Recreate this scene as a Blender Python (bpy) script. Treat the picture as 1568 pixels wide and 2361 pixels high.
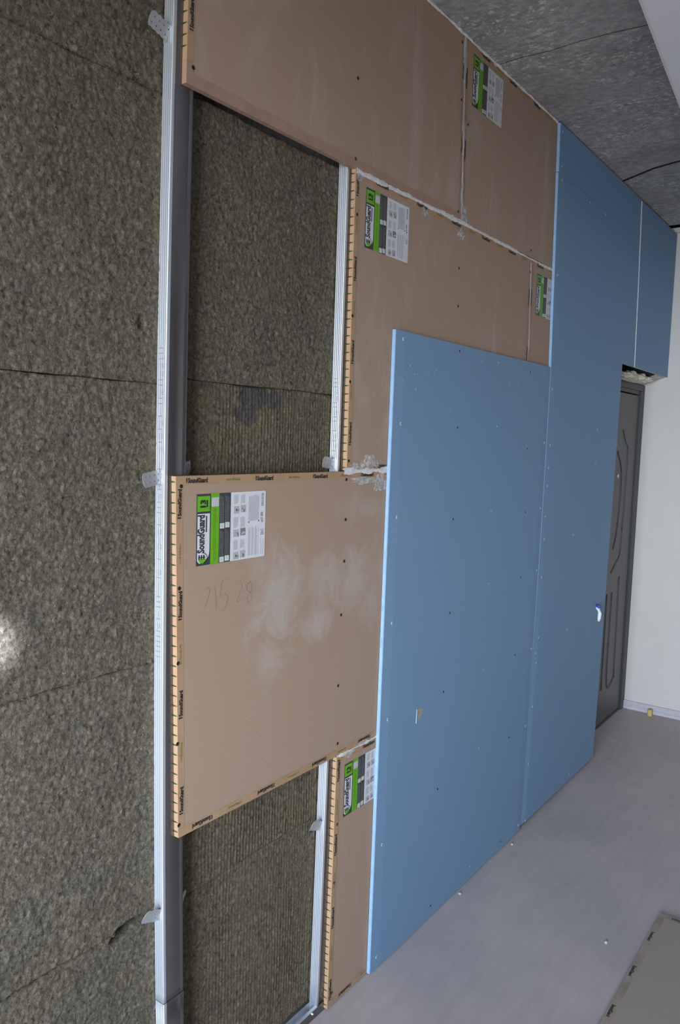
import bpy, bmesh, math, random
import numpy as np
from mathutils import Vector, Matrix

for o in list(bpy.data.objects):
    bpy.data.objects.remove(o)
SC = bpy.context.scene
COL = SC.collection
rnd = random.Random(7)

# ------------------------------------------------------------------ camera
cam_d = bpy.data.cameras.new('camera')
cam = bpy.data.objects.new('camera', cam_d)
COL.objects.link(cam)
SC.camera = cam
_r = Vector((0.5859, -0.8098, 0.0311)).normalized()
_u = Vector((0.0585, 0.0805, 0.9950)).normalized()
_f = _u.cross(_r).normalized()
_r = _f.cross(_u).normalized()
cam.matrix_world = Matrix(((_r.x, _u.x, -_f.x, -1.1488), (_r.y, _u.y, -_f.y, -1.2429),
                           (_r.z, _u.z, -_f.z, 1.66344), (0, 0, 0, 1)))
cam_d.sensor_fit = 'HORIZONTAL'
cam_d.sensor_width = 36.0
cam_d.lens = 1811.66 / 1568.0 * 36.0
cam_d.clip_start = 0.02

# ------------------------------------------------------------------ world, light, exposure
world = bpy.data.worlds.new('sky')
SC.world = world
world.use_nodes = True
wt = world.node_tree
bg = wt.nodes['Background']
_tc0 = wt.nodes.new('ShaderNodeTexCoord'); _sx = wt.nodes.new('ShaderNodeSeparateXYZ'); _rp = wt.nodes.new('ShaderNodeValToRGB')
wt.links.new(_tc0.outputs['Generated'], _sx.inputs['Vector'])
_mr = wt.nodes.new('ShaderNodeMapRange'); _mr.inputs['From Min'].default_value = -1; _mr.inputs['From Max'].default_value = 1
wt.links.new(_sx.outputs['Z'], _mr.inputs['Value']); wt.links.new(_mr.outputs[0], _rp.inputs['Fac'])
_e = _rp.color_ramp.elements
for _q in range(3): _e.new(0.5)
for _el, (_p, _c) in zip(_e, ((0.38, (0.17, 0.15, 0.125)),      # street and yard below
                              (0.47, (0.80, 0.87, 0.95)),       # pale sunlit haze around the horizon
                              (0.58, (0.82, 0.91, 1.0)),
                              (0.68, (0.52, 0.66, 0.86)),       # bluer sky higher up
                              (1.0, (0.40, 0.56, 0.82)))):
    _el.position = _p; _el.color = (_c[0], _c[1], _c[2], 1)
wt.links.new(_rp.outputs['Color'], bg.inputs['Color'])
bg.inputs['Strength'].default_value = 46.0

def area(name, loc, rot, sx, sy, power, color):
    l = bpy.data.lights.new(name, 'AREA')
    l.shape = 'RECTANGLE'; l.size = sx; l.size_y = sy
    l.energy = power; l.color = color
    o = bpy.data.objects.new(name, l)
    o.location = loc; o.rotation_euler = rot
    COL.objects.link(o)
    return o

WIN_X, WIN_Y0, WIN_Y1, WIN_Z0, WIN_Z1 = -3.60, -2.30, -0.45, 0.40, 2.30
WY, WZ = (WIN_Y0 + WIN_Y1) / 2, (WIN_Z0 + WIN_Z1) / 2
win_light = area('window_portal', (WIN_X - 0.02, WY, WZ), (0, math.radians(-90), 0), WIN_Z1 - WIN_Z0, WIN_Y1 - WIN_Y0, 1, (1, 1, 1))
win_light.data.cycles.is_portal = True
glint = bpy.data.lights.new('sun_glint', 'SPOT')
glint.energy = 3000; glint.spot_size = math.radians(3.0); glint.spot_blend = 1.0
glint.shadow_soft_size = 0.02; glint.color = (0.74, 0.84, 1.0)
gl = bpy.data.objects.new('sun_glint', glint)
gl.location = (-1.95, -1.95, 1.85)
gl.rotation_euler = (Vector((-0.428, 0.040, 1.283)) - Vector(gl.location)).to_track_quat('-Z', 'Y').to_euler()
COL.objects.link(gl)

SC.view_settings.view_transform = 'Standard'
SC.view_settings.look = 'None'
SC.view_settings.gamma = 1.0
SC.view_settings.use_curve_mapping = False
SC.view_settings.exposure = 0.0
SC.cycles.max_bounces = 8
SC.cycles.diffuse_bounces = 5
SC.cycles.use_denoising = True

# ------------------------------------------------------------------ materials
class NT:
    def __init__(self, name):
        self.m = bpy.data.materials.new(name)
        self.m.use_nodes = True
        self.t = self.m.node_tree
        self.b = self.t.nodes['Principled BSDF']
        self.co = None
    def n(self, typ, **kw):
        x = self.t.nodes.new(typ)
        for k, v in kw.items():
            setattr(x, k, v)
        return x
    def link(self, a, b):
        self.t.links.new(a, b)
    def coords(self, scale=(1, 1, 1), loc=(0, 0, 0)):
        if self.co is None:
            self.co = self.n('ShaderNodeTexCoord')
        mp = self.n('ShaderNodeMapping')
        mp.inputs['Scale'].default_value = scale
        mp.inputs['Location'].default_value = loc
        self.link(self.co.outputs['Object'], mp.inputs['Vector'])
        return mp.outputs['Vector']
    def noise(self, scale, detail=4, rough=0.6, vec=None, dist=0.0):
        x = self.n('ShaderNodeTexNoise')
        x.inputs['Scale'].default_value = scale
        x.inputs['Detail'].default_value = detail
        x.inputs['Roughness'].default_value = rough
        x.inputs['Distortion'].default_value = dist
        self.link(vec if vec is not None else self.coords(), x.inputs['Vector'])
        return x.outputs['Fac']
    def ramp(self, fac, stops):
        x = self.n('ShaderNodeValToRGB')
        e = x.color_ramp.elements
        while len(e) < len(stops):
            e.new(0.5)
        for el, (p, c) in zip(e, stops):
            el.position = p
            el.color = (c[0], c[1], c[2], 1) if not isinstance(c, (int, float)) else (c, c, c, 1)
        self.link(fac, x.inputs['Fac'])
        return x.outputs['Color']
    def mix(self, fac, a, b, mode='MIX'):
        x = self.n('ShaderNodeMix', data_type='RGBA', blend_type=mode)
        for i, v in ((0, fac), (6, a), (7, b)):
            if isinstance(v, (int, float)):
                x.inputs[i].default_value = v
            elif isinstance(v, tuple):
                x.inputs[i].default_value = (v[0], v[1], v[2], 1)
            else:
                self.link(v, x.inputs[i])
        return x.outputs[2]
    def math(self, op, a, b=0.0):
        x = self.n('ShaderNodeMath', operation=op)
        for i, v in ((0, a), (1, b)):
            if isinstance(v, (int, float)):
                x.inputs[i].default_value = v
            else:
                self.link(v, x.inputs[i])
        return x.outputs[0]
    def bump(self, h, strength=0.3, dist=0.002):
        x = self.n('ShaderNodeBump')
        x.inputs['Strength'].default_value = strength
        x.inputs['Distance'].default_value = dist
        self.link(h, x.inputs['Height'])
        self.link(x.outputs['Normal'], self.b.inputs['Normal'])
    def col(self, c):
        if isinstance(c, tuple):
            self.b.inputs['Base Color'].default_value = (c[0], c[1], c[2], 1)
        else:
            self.link(c, self.b.inputs['Base Color'])
    def setp(self, rough=0.6, metal=0.0, spec=0.5):
        self.b.inputs['Roughness'].default_value = rough
        self.b.inputs['Metallic'].default_value = metal
        self.b.inputs['Specular IOR Level'].default_value = spec
        return self.m

def plain(name, c, rough=0.7, metal=0.0, spec=0.4, var=0.08, scale=40):
    k = NT(name)
    f = k.noise(scale, 3)
    k.col(k.ramp(f, [(0.3, tuple(x * (1 - var) for x in c)), (0.7, tuple(min(1, x * (1 + var)) for x in c))]))
    return k.setp(rough, metal, spec)

def cardboard(name, base, dusty, blobs=()):
    k = NT(name)
    fine = k.noise(420, 3, 0.7)
    c = k.ramp(fine, [(0.25, tuple(x * 0.93 for x in base)), (0.75, tuple(x * 1.06 for x in base))])
    st = k.coords((3.2, 3.2, 1.1))
    d1 = k.ramp(k.noise(1.6, 5, 0.62, st, 1.2), [(0.52, 0), (0.78, 0.42)])
    k2 = k.coords((9, 9, 2.4))
    d2 = k.ramp(k.noise(1.8, 4, 0.6, k2, 0.8), [(0.55, 0), (0.85, 0.22)])
    m = k.math('ADD', d1, d2)
    m = k.math('MULTIPLY', m, dusty)
    for (cx, cz, rx, rz, s) in blobs:
        v = k.coords((1 / rx, 0.0, 1 / rz), (-cx / rx, 0, -cz / rz))
        ln = k.n('ShaderNodeVectorMath', operation='LENGTH')
        k.link(v, ln.inputs[0])
        w = k.noise(9, 6, 0.68, k.coords((1, 1, 0.75)), 1.4)
        e = k.math('SUBTRACT', k.math('SUBTRACT', 1.0, ln.outputs['Value']), k.math('MULTIPLY', k.math('SUBTRACT', w, 0.5), -3.0))
        e = k.math('MULTIPLY', k.math('MINIMUM', k.math('MAXIMUM', e, 0.0), 1.0), s)
        m = k.math('MAXIMUM', m, e)
    c = k.mix(m, c, (0.46, 0.42, 0.38))
    k.col(c)
    k.bump(fine, 0.12, 0.0006)
    return k.setp(0.78, 0, 0.35)

CARD = (0.375, 0.262, 0.187)
M = {}
M['card'] = cardboard('cardboard_face', CARD, 1.15)
M['card_r3'] = cardboard('cardboard_face_wiped', CARD, 0.10,
    [(0.33, 0.50, 0.13, 0.17, 0.62), (0.30, 0.33, 0.09, 0.10, 0.5), (0.52, 0.52, 0.10, 0.10, 0.5),
     (0.66, 0.50, 0.13, 0.14, 0.55), (0.50, 0.40, 0.09, 0.05, 0.55), (0.74, 0.42, 0.08, 0.10, 0.45),
     (0.27, 0.58, 0.07, 0.06, 0.35), (0.70, 0.70, 0.14, 0.05, 0.4)])
M['card_floor'] = cardboard('cardboard_face_floor', (0.335, 0.275, 0.232), 0.5)
k = NT('kraft_tape')
f = k.noise(14, 4)
k.col(k.ramp(f, [(0.3, (0.36, 0.225, 0.125)), (0.7, (0.43, 0.275, 0.165))]))
M['tape'] = k.setp(0.5, 0, 0.4)
M['tape_floor'] = plain('kraft_tape_dusty', (0.31, 0.25, 0.20), 0.8, var=0.25, scale=14)
M['tape_plain'] = plain('kraft_tape_plain', (0.345, 0.225, 0.16), 0.6)
M['tick'] = plain('dark_green_ink', (0.025, 0.055, 0.025), 0.6)
M['ink'] = plain('black_ink', (0.022, 0.02, 0.02), 0.6)
M['ink_grey'] = plain('grey_ink', (0.36, 0.36, 0.38), 0.6)
M['ink_green'] = plain('olive_ink', (0.17, 0.165, 0.02), 0.6)
M['scuff'] = plain('pale_scuff', (0.43, 0.34, 0.275), 0.8)
M['pencil'] = plain('pencil_grey', (0.265, 0.205, 0.165), 0.7)
M['st_dark'] = plain('sticker_charcoal', (0.045, 0.046, 0.052), 0.45)
M['st_white'] = plain('sticker_white', (0.66, 0.66, 0.69), 0.45, var=0.02)
M['st_green'] = plain('sticker_green', (0.13, 0.40, 0.012), 0.45)
M['st_pale'] = plain('sticker_pale_grey', (0.50, 0.50, 0.52), 0.5)
M['st_icon'] = plain('sticker_icon_grey', (0.42, 0.41, 0.41), 0.5)
M['st_mid'] = plain('sticker_mid_grey', (0.22, 0.21, 0.21), 0.5)
M['st_red'] = plain('sticker_red', (0.55, 0.05, 0.07), 0.5)
M['st_mint'] = plain('sticker_mint', (0.60, 0.66, 0.58), 0.5)

k = NT('galvanised_steel')
v = k.coords((60, 60, 1.2))
f = k.noise(1.0, 5, 0.65, v)
f2 = k.noise(3, 3, 0.6)
k.col(k.ramp(f, [(0.3, (0.62, 0.66, 0.72)), (0.7, (0.72, 0.76, 0.83))]))
rr = k.n('ShaderNodeMapRange'); rr.inputs['To Min'].default_value = 0.40; rr.inputs['To Max'].default_value = 0.48
k.link(f2, rr.inputs['Value'])
M['steel'] = k.setp(0.42, 0.72, 0.5)
k.link(rr.outputs[0], k.b.inputs['Roughness'])
M['steel_web'] = plain('galvanised_steel_shaded_face', (0.21, 0.20, 0.205), 0.32, 0.9, 0.5, 0.10, 6)  # same steel, dark room reflection painted into the colour of room-facing faces
M['steel_ear'] = plain('galvanised_strap', (0.44, 0.45, 0.46), 0.5, 0.55, 0.5, 0.06)
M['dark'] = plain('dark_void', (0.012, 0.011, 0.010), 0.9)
M['screw'] = plain('black_screw', (0.02, 0.02, 0.022), 0.45, 0.3)
M['gypsum'] = plain('white_gypsum', (0.62, 0.63, 0.64), 0.85)
k = NT('translucent_tape')
f = k.noise(38, 5, 0.7, k.coords((1, 1, 1)), 0.6)
k.col(k.ramp(f, [(0.3, (0.46, 0.43, 0.41)), (0.6, (0.68, 0.67, 0.67)), (0.8, (0.80, 0.80, 0.81))]))
k.link(k.ramp(k.noise(75, 5, 0.75), [(0.38, 0.12), (0.58, 0.80)]), k.b.inputs['Alpha'])
M['film'] = k.setp(0.3, 0, 0.5)
k = NT('white_sealant')
f = k.noise(55, 5, 0.7)
k.col(k.ramp(f, [(0.25, (0.50, 0.48, 0.46)), (0.6, (0.74, 0.73, 0.72))]))
k.bump(f, 0.6, 0.002)
M['seal'] = k.setp(0.6, 0, 0.4)
k = NT('grey_sealant')
f = k.noise(45, 5, 0.7, k.coords((1, 1, 0.35)))
k.col(k.ramp(f, [(0.3, (0.34, 0.31, 0.29)), (0.65, (0.55, 0.53, 0.52))]))
M['seal_grey'] = k.setp(0.6, 0, 0.4)

def woolmat(name, dark, mid, light, ribbed=False):
    k = NT(name)
    at = k.n('ShaderNodeAttribute'); at.attribute_name = 'stain'
    n1 = k.noise(105, 6, 0.80, k.coords((1, 1, 0.8)), 0.5)
    n2 = k.noise(9, 4, 0.6)
    n3 = k.noise(60, 4, 0.65, k.coords((1, 1, 1), (3, 1, 2)))
    c = k.ramp(n1, [(0.34, dark), (0.50, mid), (0.64, light)])
    tint = k.ramp(n2, [(0.30, (0.88, 0.89, 0.93)), (0.70, (1.08, 1.02, 0.92))])
    c = k.mix(1.0, c, tint, 'MULTIPLY')
    c = k.mix(k.ramp(n3, [(0.60, 0), (0.76, 0.60)]), c, (0.36, 0.315, 0.24))
    vo = k.n('ShaderNodeTexVoronoi'); vo.inputs['Scale'].default_value = 75
    k.link(k.coords((1, 1, 1), (1.3, 0, 0.4)), vo.inputs['Vector'])
    sp = k.math('MULTIPLY', k.ramp(vo.outputs['Distance'], [(0.04, 1), (0.11, 0)]), k.ramp(k.noise(22, 3), [(0.50, 0), (0.60, 0.9)]))
    c = k.mix(sp, c, (0.52, 0.48, 0.40))
    sp2 = k.ramp(k.noise(100, 3, 0.6, k.coords((1, 1, 1), (7, 2, 5))), [(0.34, 0.85), (0.42, 0)])
    c = k.mix(sp2, c, (0.05, 0.043, 0.033))
    c = k.mix(at.outputs['Fac'], c, k.ramp(n1, [(0.35, (0.045, 0.043, 0.043)), (0.65, (0.105, 0.10, 0.10))]))
    k.col(c)
    h = k.math('ADD', n1, k.math('MULTIPLY', n3, 0.8))
    k.bump(h, 0.9, 0.006)
    return k.setp(0.92, 0, 0.15)
M['wool'] = woolmat('stone_wool', (0.070, 0.062, 0.045), (0.140, 0.122, 0.090), (0.245, 0.220, 0.172))
M['wool_rib'] = woolmat('stone_wool_ribbed', (0.075, 0.062, 0.040), (0.145, 0.122, 0.080), (0.235, 0.203, 0.145))

def bluemat(name, c0):
    k = NT(name)
    f = k.noise(300, 3, 0.7)
    v = k.noise(3.0, 3, 0.5)
    c = k.ramp(f, [(0.2, tuple(x * 0.94 for x in c0)), (0.8, tuple(x * 1.05 for x in c0))])
    c = k.mix(k.ramp(v, [(0.35, 0.0), (0.7, 0.35)]), c, (c0[0] * 1.15, c0[1] * 1.03, c0[2] * 0.96))
    sp = k.ramp(k.noise(120, 2, 0.5, k.coords((1, 1, 1.4), (2, 4, 1))), [(0.745, 0), (0.77, 0.6)])
    zone = k.ramp(k.noise(4.2, 3, 0.6, k.coords((1, 1, 1), (5, 0, 3))), [(0.56, 0), (0.64, 1)])
    c = k.mix(k.math('MULTIPLY', sp, zone), c, (0.66, 0.68, 0.68))
    k.col(c)
    return k.setp(0.72, 0, 0.35)
M['blue'] = bluemat('blue_board_paper', (0.175, 0.295, 0.445))
M['blue_edge'] = plain('blue_board_edge', (0.25, 0.39, 0.58), 0.7)
M['blue_print'] = plain('blue_edge_print', (0.20, 0.30, 0.45), 0.7)
M['blue_tear'] = plain('torn_grey_paper', (0.36, 0.32, 0.29), 0.85)

k = NT('bare_concrete')
a = k.noise(34, 8, 0.74, k.coords((1.15, 0.75, 1)), 0.05)
b = k.noise(2.6, 5, 0.62, k.coords((1.2, 0.6, 1), (2, 2, 2)))
cl = k.noise(3.4, 4, 0.65, k.coords((1.3, 0.6, 1), (9, 4, 1)))
cc = k.noise(62, 4, 0.7, k.coords((1.1, 0.8, 1)))
pit = k.noise(26, 4, 0.6, k.coords((1, 0.8, 1), (3, 8, 2)))
c = k.ramp(a, [(0.30, (0.21, 0.206, 0.205)), (0.5, (0.32, 0.312, 0.310)), (0.70, (0.44, 0.43, 0.425))])
c = k.mix(1.0, c, k.ramp(b, [(0.34, 0.78), (0.68, 1.12)]), 'MULTIPLY')
fl = k.math('MULTIPLY', k.ramp(cc, [(0.52, 0), (0.64, 0.75)]), k.ramp(cl, [(0.44, 0.10), (0.60, 1.0)]))
c = k.mix(fl, c, (0.74, 0.72, 0.71))
c = k.mix(k.ramp(pit, [(0.26, 0.75), (0.34, 0)]), c, (0.13, 0.127, 0.125))
k.col(c)
k.bump(k.math('ADD', a, k.math('MULTIPLY', fl, 0.5)), 0.45, 0.005)
M['concrete'] = k.setp(0.9, 0, 0.2)
M['joint'] = plain('shaded_joint_side', (0.035, 0.033, 0.032), 0.95)  # near-black concrete, shade of the open joint put into the colour
M['paint'] = plain('cream_wall_paint', (0.615, 0.60, 0.575), 0.8, var=0.02, scale=5)
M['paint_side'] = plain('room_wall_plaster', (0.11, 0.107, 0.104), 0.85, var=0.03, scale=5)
M['soffit'] = plain('white_soffit_paint', (0.70, 0.70, 0.72), 0.8, var=0.02, scale=4)
k = NT('pale_dusty_floor')
g = k.noise(1.0, 6, 0.65, k.coords((5, 34, 1)), 0.1)
p = k.noise(2.2, 4, 0.6)
q = k.noise(190, 3, 0.7)
c = k.ramp(g, [(0.28, (0.425, 0.370, 0.362)), (0.72, (0.485, 0.425, 0.416))])
c = k.mix(1.0, c, k.ramp(p, [(0.35, (0.88, 0.89, 0.93)), (0.68, (1.06, 1.05, 1.03))]), 'MULTIPLY')
c = k.mix(1.0, c, k.ramp(q, [(0.3, 0.95), (0.7, 1.04)]), 'MULTIPLY')
k.col(c)
k.b.inputs['Coat Weight'].default_value = 0.0
M['floor'] = k.setp(0.55, 0, 0.4)
M['skirt'] = plain('grey_skirting', (0.50, 0.48, 0.53), 0.5)
M['door'] = plain('dark_bronze_door', (0.105, 0.100, 0.098), 0.45, 0.1, 0.5, 0.05)
M['door_frame'] = plain('door_frame_charcoal', (0.055, 0.054, 0.056), 0.45, 0.1)
M['door_line'] = plain('door_pressed_line', (0.078, 0.075, 0.074), 0.45, 0.1, 0.5, 0.05)
M['chrome'] = plain('satin_chrome', (0.72, 0.70, 0.66), 0.3, 0.8)
M['foam'] = plain('mounting_foam_cream', (0.66, 0.62, 0.52), 0.9, var=0.12, scale=30)
M['plaster'] = plain('rough_plaster', (0.58, 0.57, 0.54), 0.9, var=0.12, scale=25)
M['cable_white'] = plain('white_cable_sheath', (0.74, 0.74, 0.77), 0.5)
M['cable_blue'] = plain('blue_wire', (0.05, 0.08, 0.35), 0.45)
M['yellow'] = plain('yellow_foam_plug', (0.60, 0.46, 0.16), 0.8)
M['crumb'] = plain('plaster_crumb', (0.56, 0.55, 0.53), 0.9)
M['frame_white'] = plain('white_window_frame', (0.75, 0.75, 0.75), 0.4)

# ------------------------------------------------------------------ mesh helpers
class MB:
    """collects geometry in world coordinates, builds ONE mesh object"""
    def __init__(self):
        self.v, self.f, self.mi, self.mats = [], [], [], []
    def mat(self, m):
        if m not in self.mats:
            self.mats.append(m)
        return self.mats.index(m)
    def quad(self, a, b, c, d, m):
        i = len(self.v); self.v += [a, b, c, d]; self.f.append((i, i + 1, i + 2, i + 3)); self.mi.append(self.mat(m))
    def poly(self, pts, m):
        i = len(self.v); self.v += pts; self.f.append(tuple(range(i, i + len(pts)))); self.mi.append(self.mat(m))
    def add(self, vs, fs, m):
        i = len(self.v); self.v += [tuple(p) for p in vs]
        k_ = self.mat(m)
        for f_ in fs:
            self.f.append(tuple(j + i for j in f_)); self.mi.append(k_)
    def box(self, a, b, m):
        (x0, y0, z0), (x1, y1, z1) = a, b
        vs = [(x0, y0, z0), (x1, y0, z0), (x1, y1, z0), (x0, y1, z0), (x0, y0, z1), (x1, y0, z1), (x1, y1, z1), (x0, y1, z1)]
        self.add(vs, [(0, 3, 2, 1), (4, 5, 6, 7), (0, 1, 5, 4), (1, 2, 6, 5), (2, 3, 7, 6), (3, 0, 4, 7)], m)
    def rect(self, x0, x1, z0, z1, y, m):          # flat mark on the wall, facing the room
        self.quad((x0, y, z0), (x1, y, z0), (x1, y, z1), (x0, y, z1), m)
    def tube(self, pts, r, m, n=8, cap=True):
        pts = [Vector(p) for p in pts]
        rs = r if isinstance(r, (list, tuple)) else [r] * len(pts)
        i0 = len(self.v); k_ = self.mat(m)
        for j, p in enumerate(pts):
            d = (pts[min(j + 1, len(pts) - 1)] - pts[max(j - 1, 0)]).normalized()
            a = d.cross(Vector((0.3, 0.2, 1)) if abs(d.z) < 0.9 else Vector((1, 0.2, 0))).normalized(); b = d.cross(a)
            for q in range(n):
                t = 2 * math.pi * q / n
                self.v.append(tuple(p + (a * math.cos(t) + b * math.sin(t)) * rs[j]))
        for j in range(len(pts) - 1):
            for q in range(n):
                A = i0 + j * n + q; B = i0 + j * n + (q + 1) % n
                self.f.append((A, B, B + n, A + n)); self.mi.append(k_)
        if cap:
            self.f.append(tuple(i0 + q for q in range(n))[::-1]); self.mi.append(k_)
            self.f.append(tuple(i0 + (len(pts) - 1) * n + q for q in range(n))); self.mi.append(k_)
    def build(self, name, parent=None, loc=(0, 0, 0), bevel=0, smooth=False, attrs=None, normals=True):
        """loc: the world position of the object's origin (the parent's origin when parented)"""
        me = bpy.data.meshes.new(name)
        L = root_loc(parent) if parent is not None else Vector(loc)
        me.from_pydata([(p[0] - L.x, p[1] - L.y, p[2] - L.z) for p in self.v], [], self.f)
        for m in self.mats:
            me.materials.append(m)
        me.polygons.foreach_set('material_index', self.mi)
        if normals:
            bm = bmesh.new(); bm.from_mesh(me)
            bmesh.ops.recalc_face_normals(bm, faces=bm.faces); bm.to_mesh(me); bm.free()
        if smooth:
            me.polygons.foreach_set('use_smooth', [True] * len(me.polygons))
        me.update()
        o = bpy.data.objects.new(name, me)
        COL.objects.link(o)
        if parent is not None:
            o.parent = parent
        else:
            o.location = loc
        if bevel:
            b = o.modifiers.new('bevel', 'BEVEL'); b.width = bevel; b.segments = 2; b.limit_method = 'ANGLE'
        return o

def root_loc(o):
    L = Vector((0, 0, 0))
    while o is not None:
        L += Vector(o.location); o = o.parent
    return L

def tag(o, label, cat, group=None):
    o['label'] = label; o['category'] = cat
    if group: o['group'] = group
    return o

def thing(name, loc, label, cat, group=None):
    o = bpy.data.objects.new(name, None)
    o.empty_display_size = 0.05
    o.location = loc; COL.objects.link(o)
    return tag(o, label, cat, group)

def struct(o):
    o['kind'] = 'structure'; return o

def stuff(o):
    o['kind'] = 'stuff'; return o

_tc = {}
def text2d(s, bold=0.02):
    """flat letters: vertices (u, v) with cap height 1, and faces; returns also the width"""
    key = (s, bold)
    if key in _tc: return _tc[key]
    cu = bpy.data.curves.new('letters', 'FONT')
    cu.body = s; cu.size = 1.0; cu.offset = bold; cu.resolution_u = 2; cu.fill_mode = 'FRONT'
    o = bpy.data.objects.new('letters', cu); COL.objects.link(o)
    bpy.context.view_layer.update()
    me = o.evaluated_get(bpy.context.evaluated_depsgraph_get()).to_mesh()
    vs = np.array([(p.co.x, p.co.y) for p in me.vertices]); fs = [tuple(p.vertices) for p in me.polygons]
    o.evaluated_get(bpy.context.evaluated_depsgraph_get()).to_mesh_clear()
    bpy.data.objects.remove(o); bpy.data.curves.remove(cu)
    vs[:, 0] -= vs[:, 0].min()
    y0 = 0.0; h = vs[:, 1].max() - y0
    vs[:, 1] = (vs[:, 1] - y0) / h; vs[:, 0] /= h
    _tc[key] = (vs, fs, vs[:, 0].max())
    return _tc[key]

def put_text(mb, s, P, U, V, length, height, mat, bold=0.02):
    """letters from corner P along U (length) with cap height along V"""
    vs, fs, w = text2d(s, bold)
    P, U, V = Vector(P), Vector(U), Vector(V)
    mb.add([P + U * (float(a) / w * length) + V * (float(b) * height) for a, b in vs], fs, mat)

# ------------------------------------------------------------------ numpy noise
nrng = np.random.default_rng(11)
def vnoise(nu, nv, cu, cv, seed=None):
    """smooth random field nu x nv samples with about cu x cv cells"""
    g = nrng.standard_normal((int(cu) + 3, int(cv) + 3))
    a = np.linspace(0, cu, nu); b = np.linspace(0, cv, nv)
    ia = np.minimum(a.astype(int), int(cu)); ib = np.minimum(b.astype(int), int(cv))
    fa = a - ia; fb = b - ib
    fa = fa * fa * (3 - 2 * fa); fb = fb * fb * (3 - 2 * fb)
    A = g[ia][:, ib]; B = g[ia + 1][:, ib]; C = g[ia][:, ib + 1]; D = g[ia + 1][:, ib + 1]
    fa = fa[:, None]; fb = fb[None, :]
    return (A * (1 - fa) + B * fa) * (1 - fb) + (C * (1 - fa) + D * fa) * fb

# ================================================================== SETTING
CEIL = 2.945
XF = 3.915          # far wall
XL, YR = -3.60, -3.6
DY = 0.11           # door plane
b_ = MB(); b_.box((XL - 0.2, YR - 0.2, -0.1), (XF + 0.2, 0.35, 0.0), M['floor'])
struct(b_.build('floor'))

# ceiling: concrete slabs laid side by side, joints open between them
ceil = bpy.data.objects.new('ceiling', None); COL.objects.link(ceil); struct(ceil)
def slab(left, right):
    n = 40
    ys = np.linspace(YR - 0.2, 0.35, n)
    mb = MB()
    V = []
    for y in ys:
        xa, xb = left(y), right(y)
        V += [(xa, y, CEIL), (xb, y, CEIL), (xb, y, CEIL + 0.16), (xa, y, CEIL + 0.16)]
    F, S = [], []
    for i in range(n - 1):
        a = 4 * i
        for q in range(4):
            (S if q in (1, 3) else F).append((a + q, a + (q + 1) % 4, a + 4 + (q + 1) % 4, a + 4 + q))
    F += [(3, 2, 1, 0), tuple(4 * (n - 1) + q for q in range(4))]
    base = len(mb.v)
    mb.add(V, F, M['concrete'])
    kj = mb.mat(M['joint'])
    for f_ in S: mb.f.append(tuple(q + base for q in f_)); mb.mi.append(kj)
    return mb.build('slab', ceil)
def crack(y):
    xs = np.interp(y, [-3.6, -1.2, -0.6, -0.303, -0.20, -0.163, -0.10, -0.06, -0.01, 0.3],
                   [2.62, 2.64, 2.655, 2.683, 2.715, 2.731, 2.775, 2.80, 2.855, 2.87])
    return float(xs + 0.004 * math.sin(y * 60))
def joint(y): return 1.42 + 0.006 * math.sin(y * 23) + 0.004 * math.sin(y * 71)
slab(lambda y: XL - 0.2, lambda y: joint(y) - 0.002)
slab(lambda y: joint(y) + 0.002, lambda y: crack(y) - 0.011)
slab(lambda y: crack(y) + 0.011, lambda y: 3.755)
mb = MB(); mb.box((XL - 0.4, YR - 0.4, CEIL + 0.161), (XF + 0.4, 0.55, CEIL + 0.25), M['dark']); struct(mb.build('sky_blocker'))  # unseen cover added to keep sky light out of the slab joints
mb = MB(); mb.box((3.755, YR - 0.2, CEIL + 0.12), (XF + 0.4, 0.55, CEIL + 0.16), M['dark']); mb.build('slab', ceil)
mb = MB(); mb.box((XF - 0.02, YR, CEIL - 0.008), (XF + 0.2, 0.3, CEIL + 0.02), M['plaster']); struct(mb.build('trim_1'))

# the wall behind the studs, then the door recess
mb = MB(); mb.box((XL - 0.2, 0.092, 0.0), (2.93, 0.35, CEIL), M['concrete']); struct(mb.build('wall_back'))
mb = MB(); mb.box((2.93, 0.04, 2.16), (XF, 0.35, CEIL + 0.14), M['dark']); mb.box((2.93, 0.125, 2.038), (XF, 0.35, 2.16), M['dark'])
mb.add([(3.70, 0.002, 2.085), (XF, 0.002, 2.084), (XF, 0.12, 2.040), (3.66, 0.12, 2.042), (3.70, 0.002, 2.16), (XF, 0.002, 2.16), (XF, 0.12, 2.16), (3.66, 0.12, 2.16)], [(0, 1, 2, 3), (4, 5, 6, 7), (0, 1, 5, 4), (1, 2, 6, 5), (2, 3, 7, 6)], M['plaster'])
mb.add([(3.30, 0.002, 2.15), (3.70, 0.002, 2.085), (3.66, 0.12, 2.042), (3.30, 0.12, 2.15)], [(0, 1, 2, 3)], M['dark'])  # added near-black ramp, paints the shade of the gap above the foam
struct(mb.build('trim_2'))
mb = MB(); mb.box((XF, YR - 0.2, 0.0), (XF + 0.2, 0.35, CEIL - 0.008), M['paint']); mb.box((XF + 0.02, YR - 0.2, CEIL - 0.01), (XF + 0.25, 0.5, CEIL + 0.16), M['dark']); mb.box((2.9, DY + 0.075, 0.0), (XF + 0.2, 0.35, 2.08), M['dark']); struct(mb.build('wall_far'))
mb = MB(); mb.box((XL - 0.2, YR - 0.2, 0.0), (XF + 0.2, YR, CEIL + 0.14), M['paint_side']); struct(mb.build('wall_right'))
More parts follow.
